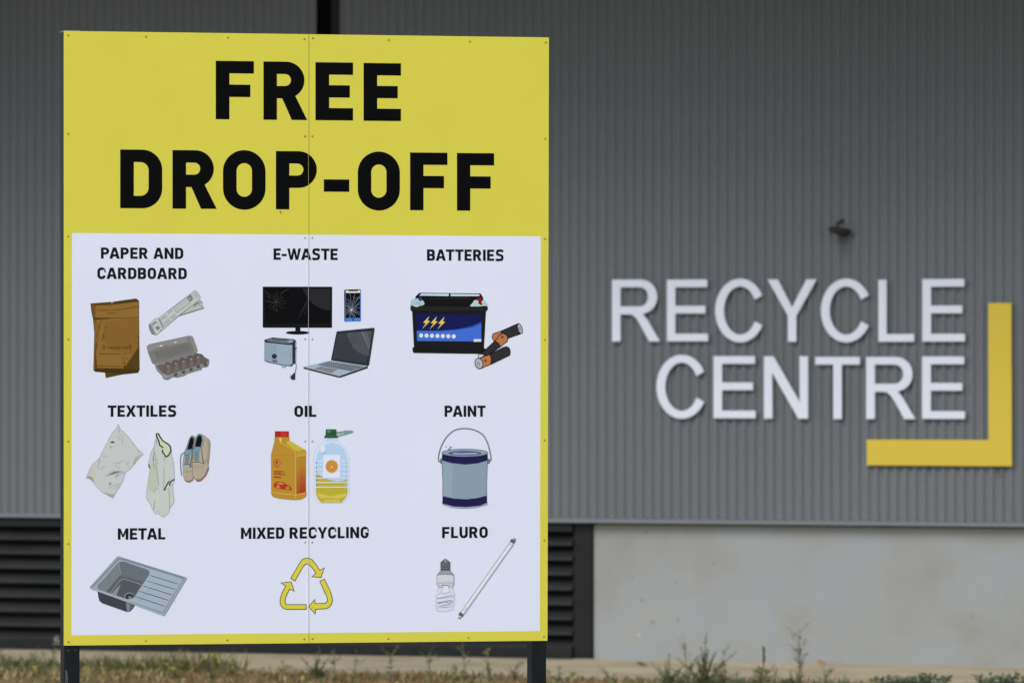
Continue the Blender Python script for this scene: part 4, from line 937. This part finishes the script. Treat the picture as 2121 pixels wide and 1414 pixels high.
# ================================================================== SIGN ON THE WALL
WY = -0.040                                   # face of the letters stands this far in front of the wall line
WOFF = WALL.o + WALL.n * WY
white_m = base_mat('white_letter', (0.63, 0.64, 0.69), 0.5, 0.2)
yell_m = base_mat('yellow_letter', tuple(v * .78 for v in albedo((209, 187, 64))[:3]), 0.45, 0.25)
def JP(p): return WALL.at(1250 + p[0] / 2.435, 560 + p[1] / 2.435, WY)
def solid(bm, rings, y0, y1):
    """extrude a flat outline (local x, z) with holes from y0 (front) to y1 (back)"""
    R2 = [[Vector((p[0], p[1], 0)) for p in rg] for rg in rings]
    flat = [p for rg in rings for p in rg]
    fv = [bm.verts.new((p[0], y0, p[1])) for p in flat]; bv = [bm.verts.new((p[0], y1, p[1])) for p in flat]
    for tri in tessellate_polygon(R2):
        try: bm.faces.new([fv[i] for i in tri]); bm.faces.new([bv[i] for i in tri[::-1]])
        except ValueError: pass
    o = 0
    for rg in rings:
        n = len(rg)
        for i in range(n):
            try: bm.faces.new((fv[o + i], fv[o + (i + 1) % n], bv[o + (i + 1) % n], bv[o + i]))
            except ValueError: pass
        o += n
    bmesh.ops.recalc_face_normals(bm, faces=bm.faces)
def wglyph(ch):
    """light grotesque capitals, cap height 1; outline lists in (x, y down)"""
    t = .122; s = .137
    if ch == 'E': W = .68; return W, [[(0, 0), (W * .985, 0), (W * .985, t), (s, t), (s, .425), (W * .94, .425), (W * .94, .425 + t), (s, .425 + t), (s, 1 - t), (W, 1 - t), (W, 1), (0, 1)]]
    if ch == 'L': W = .60; return W, [[(0, 0), (s, 0), (s, 1 - t), (W, 1 - t), (W, 1), (0, 1)]]
    if ch == 'T': W = .73; c = W / 2; return W, [[(0, 0), (W, 0), (W, t), (c + s / 2, t), (c + s / 2, 1), (c - s / 2, 1), (c - s / 2, t), (0, t)]]
    if ch == 'N': W = .715; return W, [[(0, 0), (.155, 0), (W - s + .005, .74), (W - s, 0), (W, 0), (W, 1), (W - .155, 1), (s - .005, .26), (s, 1), (0, 1)]]
    if ch == 'Y': W = .80; c = W / 2; return W, [[(0, 0), (.165, 0), (c, .45), (W - .165, 0), (W, 0), (c + s / 2, .585), (c + s / 2, 1), (c - s / 2, 1), (c - s / 2, .585)]]
    if ch == 'C':
        W = .77; rx, ry = .40, .515; a0, a1 = 28, 332
        cx, cy = rx, .5
        o = [(cx + rx * math.cos(R(q)), cy - ry * math.sin(R(q))) for q in [a0 + (a1 - a0) * k / 44 for k in range(45)]]
        i = [(cx + (rx - .138) * math.cos(R(q)), cy - (ry - .125) * math.sin(R(q))) for q in [a0 + 2 + (a1 - a0 - 4) * k / 44 for k in range(45)]]
        i[0] = (cx + (rx - .138) * math.cos(R(29)) + .004, cy - (ry - .125) * math.sin(R(27))); i[-1] = (i[0][0], 1 - i[0][1])
        return W, [o + i[::-1]]
    if ch == 'R':
        W = .79; bb = .555; rr = bb / 2; bw = .745
        out = fillet([(0, 0), (bw, 0, rr), (bw, bb, rr), (.40, bb)], 12)
        out = out[:-1]
        while out[-1][0] < .50: out.pop()
        hole = fillet([(s, t), (bw - .148, t, .145), (bw - .148, bb - t, .145), (s, bb - t)], 8)
        leg = [(.545, .60), (.60, .68), (W, 1), (W - .175, 1), (.46, .72), (.40, .625), (.33, .565), (s, .56), (s, 1), (0, 1)]
        return W, [out + [(.50, .552)] + leg, hole]
wsign = empty('recycle_centre_sign', WALL.o, PH, 'raised white RECYCLE CENTRE letters on the grey corrugated wall', 'sign')
def wl(ch, xa, xb, yt, yb):
    W, rings = wglyph(ch)
    a_, zt = JP((xa, yt)); b_, _ = JP((xb, yt)); _, zb = JP((xa, yb))
    rg = [[(a_ + p[0] / W * (b_ - a_), zt + (zb - zt) * p[1]) for p in r_] for r_ in rings]
    bm = bmesh.new(); solid(bm, rg, WY, WY + 0.02); 
    cx = (a_ + b_) / 2
    for dz in (.22, .8):
        zz_ = zt + (zb - zt) * dz; xx_ = a_ + (b_ - a_) * (.09 if ch not in 'YTC' else (.5 if ch != 'C' else .1))
        if ch == 'Y' and dz < .5: xx_ = a_ + (b_ - a_) * .2
        if ch == 'C': zz_ = zt + (zb - zt) * (.4 if dz < .5 else .6)
        if ch == 'T' and dz < .5: zz_ = zt + (zb - zt) * .07
        box(bm, xx_ - .008, xx_ + .008, WY + .0201, 0.0, zz_ - .008, zz_ + .008)
    return obj('letter', bm, white_m, wsign)
for ch, a_, b_, y0, y1 in (('R', 43, 284, 47, 358), ('E', 320, 526, 47, 357), ('C', 563, 806, 47, 358), ('Y', 828, 1074, 46, 359), ('C', 1096, 1342, 47, 358), ('L', 1386, 1566, 47, 359), ('E', 1608, 1822, 44, 358),
                           ('C', 267, 512, 430, 742), ('E', 555, 766, 432, 744), ('N', 809, 1031, 433, 746), ('T', 1068, 1292, 436, 748), ('R', 1325, 1572, 436, 748), ('E', 1607, 1822, 434, 747)): wl(ch, a_, b_, y0, y1)
ymark = empty('corner_bracket_sign', WALL.o, PH, 'yellow L-shaped corner bracket on the wall at lower right of the white letters', 'sign')
q = [JP(p) for p in ((1941, 164), (2057, 164), (2057, 480), (1941, 480))]
bm = bmesh.new(); solid(bm, [q], WY, WY + .02); box(bm, q[0][0] + .06, q[0][0] + .12, WY + .0201, 0, q[0][1] - .3, q[0][1] - .25); obj('upper_panel', bm, yell_m, ymark)
q2 = [JP(p) for p in ((1941, 480.7), (2058, 480.7), (2059, 986), (1328, 981), (1328, 852), (1942, 854))]
bm = bmesh.new(); solid(bm, [q2], WY, WY + .02)
for i_ in (0, 3): box(bm, q2[i_][0] + .06, q2[i_][0] + .12, WY + .0201, 0, (q2[i_][1] - .25) if i_ == 0 else q2[i_][1] + .06, (q2[i_][1] - .2) if i_ == 0 else q2[i_][1] + .11)
obj('lower_panel', bm, yell_m, ymark)
# dark fitting above the letters
fx, fz = WALL.at(1748, 482)
fit = empty('wall_fitting', WALL.world(fx, 0, fz), PH, 'small dark broken wall fitting with bent stem above the white letters', 'wall fitting')
fm = base_mat('dark_rusty_metal', (0.030, 0.028, 0.024), 0.7, 0.2)
pw = 1 / WALL_PX if False else 49.0 / F
def fp(x, y, dy=-0.06): return ((x - 1000) / 20.2 * pw, dy, (900 - y) / 20.2 * pw)
bm = bmesh.new(); tube(bm, [fp(520, 760, -.10), fp(650, 770, -.13), fp(800, 790, -.12), fp(960, 850, -.08), fp(1100, 890, -.05), fp(1360, 850, -.03)], [.008, .022, .027, .030, .032, .012], 8); tube(bm, [fp(1080, 880, -.07), fp(1080, 960, -.02), fp(1080, 1000, 0.0)], [.03, .022, .018], 8)
obj('fitting_body', bm, fm, fit, True)
bm = bmesh.new(); tube(bm, [fp(960, 760, -.10), fp(890, 640, -.11), fp(880, 560, -.11), fp(940, 500, -.10), fp(1050, 450, -.10), fp(1160, 430, -.10)], [.012, .012, .012, .013, .018, .020], 8)
obj('bent_stem', bm, fm, fit, True)

# ================================================================== PLANTS
def leaf_m(name, a, b): return noise_mat(name, [(0.3, a), (0.7, b)], scale=30, detail=2, rough=0.75, spec=0.1)
olive = leaf_m('olive_leaf', (0.075, 0.088, 0.024), (0.125, 0.135, 0.038))
green = leaf_m('dull_green_leaf', (0.085, 0.100, 0.050), (0.135, 0.150, 0.080))
grey_g = leaf_m('grey_green_leaf', (0.085, 0.105, 0.062), (0.13, 0.15, 0.092))
straw = leaf_m('dry_straw', (0.27, 0.21, 0.09), (0.40, 0.32, 0.14))
brown = leaf_m('dead_brown', (0.15, 0.098, 0.05), (0.24, 0.155, 0.08))
rust = leaf_m('rusty_litter', (0.20, 0.12, 0.055), (0.27, 0.165, 0.075))
wisp = leaf_m('wispy_olive', (0.115, 0.12, 0.055), (0.18, 0.175, 0.085))
ylw = leaf_m('yellow_petal', (0.50, 0.45, 0.06), (0.62, 0.56, 0.10))
pale = leaf_m('pale_seed', (0.35, 0.34, 0.26), (0.45, 0.44, 0.34))
def leaf(bm, p, d_, ln, wd, mi=0, rs=random):
    p = Vector(p); d_ = Vector(d_).normalized(); s_ = d_.cross(Vector((rs.uniform(-1, 1), rs.uniform(-1, 1), rs.uniform(-.3, 1))))
    if s_.length < 1e-4: s_ = Vector((1, 0, 0))
    s_.normalize(); m_ = p + d_ * ln * .5 + Vector((0, 0, -ln * .05)); e_ = p + d_ * ln
    f = bm.faces.new([bm.verts.new(v_) for v_ in (p, m_ + s_ * wd / 2, e_, m_ - s_ * wd / 2)]); f.material_index = mi
def rdir(rs, up=.5):
    q = rs.uniform(0, 2 * math.pi); return Vector((math.cos(q), math.sin(q), rs.uniform(-.2, 1) * up + .1))
def weed(px, tip, dist, kind, label, spread=1.0, seed=0):
    """a weed rooted in the verge `dist` metres out from the wall, its tip at photo row `tip`"""
    rs = random.Random(seed * 31 + int(px))
    x_, zt = WALL.at(px, tip, -dist); h = zt
    root = empty('weed', WALL.world(x_, -dist, 0), PH, label, 'weed', 'weeds along the edge of the path')
    st, lf, fl = bmesh.new(), bmesh.new(), bmesh.new()
    stm, lm, fm_ = olive, olive, None
    if kind == 'bush':
        lm = green; n = 15
        for k in range(n):
            q = rs.uniform(0, 6.28); lean = rs.uniform(.0, .26) * spread; hh = h * (1 if k == 0 else rs.uniform(.30, .80)); lean = .02 if k == 0 else lean
            pts = [Vector((lean * math.cos(q) * t_ ** 1.4, lean * math.sin(q) * t_ ** 1.4, hh * t_)) for t_ in (0, .25, .5, .75, 1)]
            tube(st, pts, [.006, .005, .004, .003, .0015], 5)
            for _ in range(int(95 * hh / .4)):
                t_ = rs.random() ** 1.5; i_ = min(3, int(t_ * 4)); p = pts[i_].lerp(pts[i_ + 1], t_ * 4 - i_)
                leaf(lf, p, rdir(rs, .9), rs.uniform(.022, .055) * (1.15 - .8 * t_), rs.uniform(.008, .017) * (1.1 - .6 * t_), 0, rs)
    elif kind == 'spike':
        lm = olive
        pts = [Vector((.03 * math.sin(t_ * 2), 0, h * t_)) for t_ in (0, .25, .5, .75, 1)]; tube(st, pts, [.006, .005, .005, .004, .002], 5)
        for _ in range(150):
            t_ = rs.uniform(.60, 1.0); i_ = min(3, int(t_ * 4)); p = pts[i_].lerp(pts[i_ + 1], t_ * 4 - i_); leaf(lf, p, Vector((rs.uniform(-.5, .5), rs.uniform(-.5, .5), 1)), rs.uniform(.012, .034) * (1.3 - .5 * t_), .009, 0, rs)
        for _ in range(60):
            t_ = rs.uniform(0, .5); i_ = min(3, int(t_ * 4)); p = pts[i_].lerp(pts[i_ + 1], t_ * 4 - i_); leaf(lf, p, rdir(rs), rs.uniform(.04, .10), .014, 0, rs)
    elif kind == 'stalk':
        lm = wisp; stm = wisp
        n = 1 + int(2 * spread)
        for k in range(n):
            q = rs.uniform(0, 6.28); lean = 0.02 if k == 0 else rs.uniform(.05, .2) * spread; hh = h if k == 0 else h * rs.uniform(.55, .9)
            pts = [Vector((lean * math.cos(q) * t_ ** 1.5, lean * math.sin(q) * t_, hh * t_)) for t_ in (0, .25, .5, .75, 1)]; tube(st, pts, [.005, .0045, .004, .003, .0015], 5)
            for _ in range(6):
                t_ = rs.uniform(.4, .95); i_ = min(3, int(t_ * 4)); p = pts[i_].lerp(pts[i_ + 1], t_ * 4 - i_); e_ = p + Vector((rs.uniform(-.08, .08), rs.uniform(-.05, .05), rs.uniform(.03, .1))); tube(st, [p, e_], [.002, .0012], 4)
                for _ in range(3): leaf(lf, p.lerp(e_, rs.random()), rdir(rs), .024, .009, 0, rs)
            for _ in range(28):
                t_ = rs.random() ** 2 * .8; i_ = min(3, int(t_ * 4)); p = pts[i_].lerp(pts[i_ + 1], t_ * 4 - i_); leaf(lf, p, rdir(rs), rs.uniform(.02, .05), rs.uniform(.008, .016), 0, rs)
    elif kind == 'flower':
        lm = wisp; stm = wisp; fm_ = ylw
        for k in range(2 + int(2 * spread)):
            q = rs.uniform(0, 6.28); lean = 0.02 if k == 0 else rs.uniform(.05, .22) * spread; hh = h * (1 if k == 0 else rs.uniform(.4, .9))
            pts = [Vector((lean * math.cos(q) * t_, lean * math.sin(q) * t_, hh * t_)) for t_ in (0, .25, .5, .75, 1)]; tube(st, pts, [.0045, .004, .0035, .003, .002], 5)
            for _ in range(26):
                t_ = rs.random() ** 1.3 * .95; i_ = min(3, int(t_ * 4)); p = pts[i_].lerp(pts[i_ + 1], t_ * 4 - i_); leaf(lf, p, rdir(rs), rs.uniform(.018, .045), rs.uniform(.007, .015), 0, rs)
            for _ in range(rs.choice((2, 3, 4))):
                p = pts[4] + Vector((rs.uniform(-.02, .02), rs.uniform(-.02, .02), rs.uniform(-.05, .0)))
                for _ in range(7): leaf(fl, p, rdir(rs, 1), .013, .011, 0, rs)
    elif kind == 'seed':
        lm = olive; fm_ = pale
        pts = [Vector((.05 * t_ * t_, 0, h * t_)) for t_ in (0, .25, .5, .75, 1)]; tube(st, pts, [.004, .004, .0035, .003, .002], 5)
        for _ in range(70): leaf(fl, pts[4] + Vector((rs.uniform(-.022, .022), rs.uniform(-.02, .02), rs.uniform(-.06, .01))), rdir(rs, 1), .02, .006, 0, rs)
        for _ in range(50):
            t_ = rs.random() ** 1.5 * .7; i_ = min(3, int(t_ * 4)); p = pts[i_].lerp(pts[i_ + 1], t_ * 4 - i_); leaf(lf, p, rdir(rs), rs.uniform(.02, .05), .010, 0, rs)
    else:   # low rosette with rounded leaves
        lm = grey_g
        for k in range(7):
            q = k * .9 + rs.uniform(-.3, .3); hh = h * rs.uniform(.7, 1); e_ = Vector((.11 * spread * math.cos(q), .11 * spread * math.sin(q), hh)); tube(st, [(0, 0, 0), e_ * .5 + Vector((0, 0, .02)), e_], [.004, .003, .002], 5)
            for _ in range(20): leaf(lf, e_ * rs.uniform(.5, 1) + Vector((rs.uniform(-.03, .03), rs.uniform(-.03, .03), rs.uniform(-.02, .02))), rdir(rs, .6), rs.uniform(.025, .045), rs.uniform(.018, .03), 0, rs)
    obj('stem', st, stm, root)
    obj('leaf_mass', lf, lm, root)
    if fm_: obj('flower', fl, fm_, root)
    else: fl.free()
    return root
for i_, a_ in enumerate((
    (1458, 1306, 3.75, 'bush', 'tall dark green bushy weed in front of the concrete, biggest of the weeds', 1.0),
    (1424, 1332, 3.8, 'stalk', 'wispy weed touching the left side of the biggest bushy weed', .9),
    (1500, 1346, 3.8, 'stalk', 'wispy leaning weed touching the right side of the biggest bushy weed', 1.2),
    (1478, 1372, 3.85, 'bush', 'low dark tuft at the right foot of the biggest bushy weed', .9),
    (1404, 1384, 3.9, 'bush', 'low dark tuft between the two dark green bushy weeds', .8),
    (1602, 1388, 3.9, 'stalk', 'short thin weed close right of the spike weed', .8),
    (1712, 1396, 3.95, 'stalk', 'short olive weed under the orange leaf, left of the small low green weed', .8),
    (1385, 1352, 3.85, 'bush', 'shorter dark green weed just left of the biggest bushy weed', .55),
    (1574, 1341, 3.75, 'spike', 'green weed with one thick upright seed spike before the concrete', 1),
    (1655, 1302, 3.7, 'stalk', 'thin tall weed with fine spreading branches right of the spike weed', 1.3),
    (1636, 1384, 3.9, 'bush', 'low leafy green weed at the foot of the thin branching weed', .5),
    (1524, 1394, 3.9, 'bush', 'low round green weed between the biggest bush and the spike weed', .7),
    (1745, 1398, 3.95, 'bush', 'small low green weed below the orange leaf', .45),
    (1844, 1397, 4.05, 'rosette', 'grey-green round-leaved weed, left of the two rosettes below the L bracket', 1),
    (1900, 1399, 4.05, 'rosette', 'small grey-green weed close left of the one under the yellow bracket corner', .8),
    (1935, 1396, 4.05, 'rosette', 'grey-green weed in the middle of the right hand clumps', 1),
    (2058, 1397, 4.05, 'rosette', 'grey-green rosette weed, second from the right edge', 1.1),
    (2096, 1396, 4.05, 'rosette', 'grey-green rosette weed at the right edge of the verge', 1),
    (1159, 1378, 3.7, 'flower', 'yellowish weed on its own just right of the right signpost', .5),
    (1262, 1394, 3.75, 'stalk', 'faint thin weed in the path between signpost and dark green weeds', .4),
    (1066, 1378, 3.6, 'stalk', 'thin weed close to the left side of the right signpost', .5),
    (1014, 1341, 3.6, 'flower', 'tall single weed topped with a yellow flower left of the right post', .3),
    (963, 1343, 3.6, 'stalk', 'thin upright weed left of the single yellow flower weed', .3),
    (944, 1374, 3.7, 'flower', 'short yellow-green weed under the right half of the sign', .5),
    (890, 1352, 3.7, 'stalk', 'faint tall weed below the fluorescent tube picture', .4),
    (809, 1352, 3.7, 'stalk', 'faint single stalk below the right half of the sign', .2),
    (733, 1366, 3.6, 'stalk', 'short weed in the path right of the sign seam', .3),
    (694, 1340, 3.6, 'stalk', 'slim tall stalk just right of the sign seam', .2),
    (656, 1338, 3.65, 'bush', 'brownish bushy weed directly under the seam of the sign', .5),
    (591, 1366, 3.7, 'flower', 'small weed left of the sign seam', .4),
    (476, 1352, 3.6, 'flower', 'tall weed with yellow blooms beside the flowering pair', .8),
    (440, 1350, 3.7, 'flower', 'yellow flowering weed, right of the pair under the metal sink picture', .8),
    (366, 1346, 3.7, 'flower', 'yellow flowering weed under the right end of the sink picture', .9),
    (222, 1372, 3.9, 'flower', 'low yellow flowering weed right of the left signpost', .8),
    (106, 1320, 3.6, 'seed', 'tall weed with a pale feathery seed head beside the left post', 1),
    (94, 1346, 3.7, 'flower', 'yellow-green weed next to the feathery seed head', .4),
    (66, 1350, 3.7, 'stalk', 'leaning olive weed left of the feathery seed head', .8),
    (35, 1358, 3.7, 'bush', 'dark leafy weed near the left edge of the verge', .6),
    (10, 1352, 3.7, 'stalk', 'faint branching weed at the left edge of the picture', .8))):
    weed(*a_[:4], a_[4], a_[5], i_)

# matted ground cover on the verge in front of the path
def cover():
    rs = random.Random(11); bm = bmesh.new()
    pl = lambda x_, d_: WALL.world(x_, -d_, 0)
    xl = WALL.at(330, 1400, -3.5)[0]; xr = WALL.at(1300, 1400, -3.5)[0]
    for _ in range(34000):
        x_ = rs.uniform(-6.5, 6.5); d_ = path_edge(x_) - .05 + (abs(rs.gauss(0, 1)) * 1.1 if rs.random() < .82 else rs.uniform(1, 14)) + .02
        dens = .5 + .5 * math.sin(x_ * 2.3 + 1.1 * math.sin(x_ * .9) + d_ * 2)
        left = x_ < xl + .4 * math.sin(d_ * 5); mid = (not left) and x_ < xr
        if (mid or not left) and rs.random() < .40: continue
        h = rs.uniform(.012, .045) * (1.0 + .7 * dens)
        if left: h *= 2.4 if d_ < path_edge(x_) + .45 else 1.1
        q = rs.uniform(0, 6.28); p = pl(x_, d_)
        r_ = rs.random()
        near_ = left and d_ < path_edge(x_) + .45
        if near_: mi = 0 if r_ < .42 + .25 * dens else 1 if r_ < .75 else 2 if r_ < .9 else 3
        elif left: mi = 2 if r_ < .5 else 0 if r_ < .68 else 3 if r_ < .85 else 4
        elif mid: mi = 3 if r_ < .40 else 2 if r_ < .60 else 4 if r_ < .82 else 0
        else: mi = 1 if r_ < .22 * dens + .04 else 3 if r_ < .50 else 2 if r_ < .88 else 4
        if rs.random() < .004: mi = 5; h *= 1.6
        dr = Vector((math.cos(q), math.sin(q), rs.uniform(.3, 2.0)))
        wdt = rs.uniform(.006, .02) if mi != 5 else .022
        leaf(bm, p, dr, h * 1.3 if mi != 5 else .03, wdt, mi, rs)
    o = obj('ground_cover', bm, [olive, green, straw, brown, rust, ylw], None); tag(o, 'low dry grass and weeds matting the verge', None, None, 'stuff')
cover()
# two fallen leaves on the path
def fallen(px, py, col, ln, label):
    r_ = ray(px, py); t_ = (0.012 - CAM_H) / r_.z; p = CAM + r_ * t_
    bm = bmesh.new(); n = 6; L_ = []; R_ = []
    for k in range(n + 1):
        u_ = k / n; wv = ln * .24 * math.sin(math.pi * (u_ ** .8)); zc = .012 * math.sin(u_ * 3.1)
        L_.append(bm.verts.new(((u_ - .5) * ln, wv, zc + .014 * abs(wv) / .05))); R_.append(bm.verts.new(((u_ - .5) * ln, -wv, zc + .02)))
    for k in range(n): 
        try: bm.faces.new((L_[k], L_[k + 1], R_[k + 1], R_[k]))
        except ValueError: pass
    o = obj('fallen_leaf', bm, base_mat('dead_leaf', col, .7), None); o.location = p; o.rotation_euler = (R(58), R(14), R(12))
    tag(o, label, 'leaf', 'fallen leaves on the path')
fallen(1699, 1373, (0.34, 0.14, 0.03), .08, 'orange fallen leaf on the path against the concrete wall')
fallen(1328, 1377, (0.12, 0.075, 0.05), .09, 'dull brown fallen leaf lying on the path below the concrete')
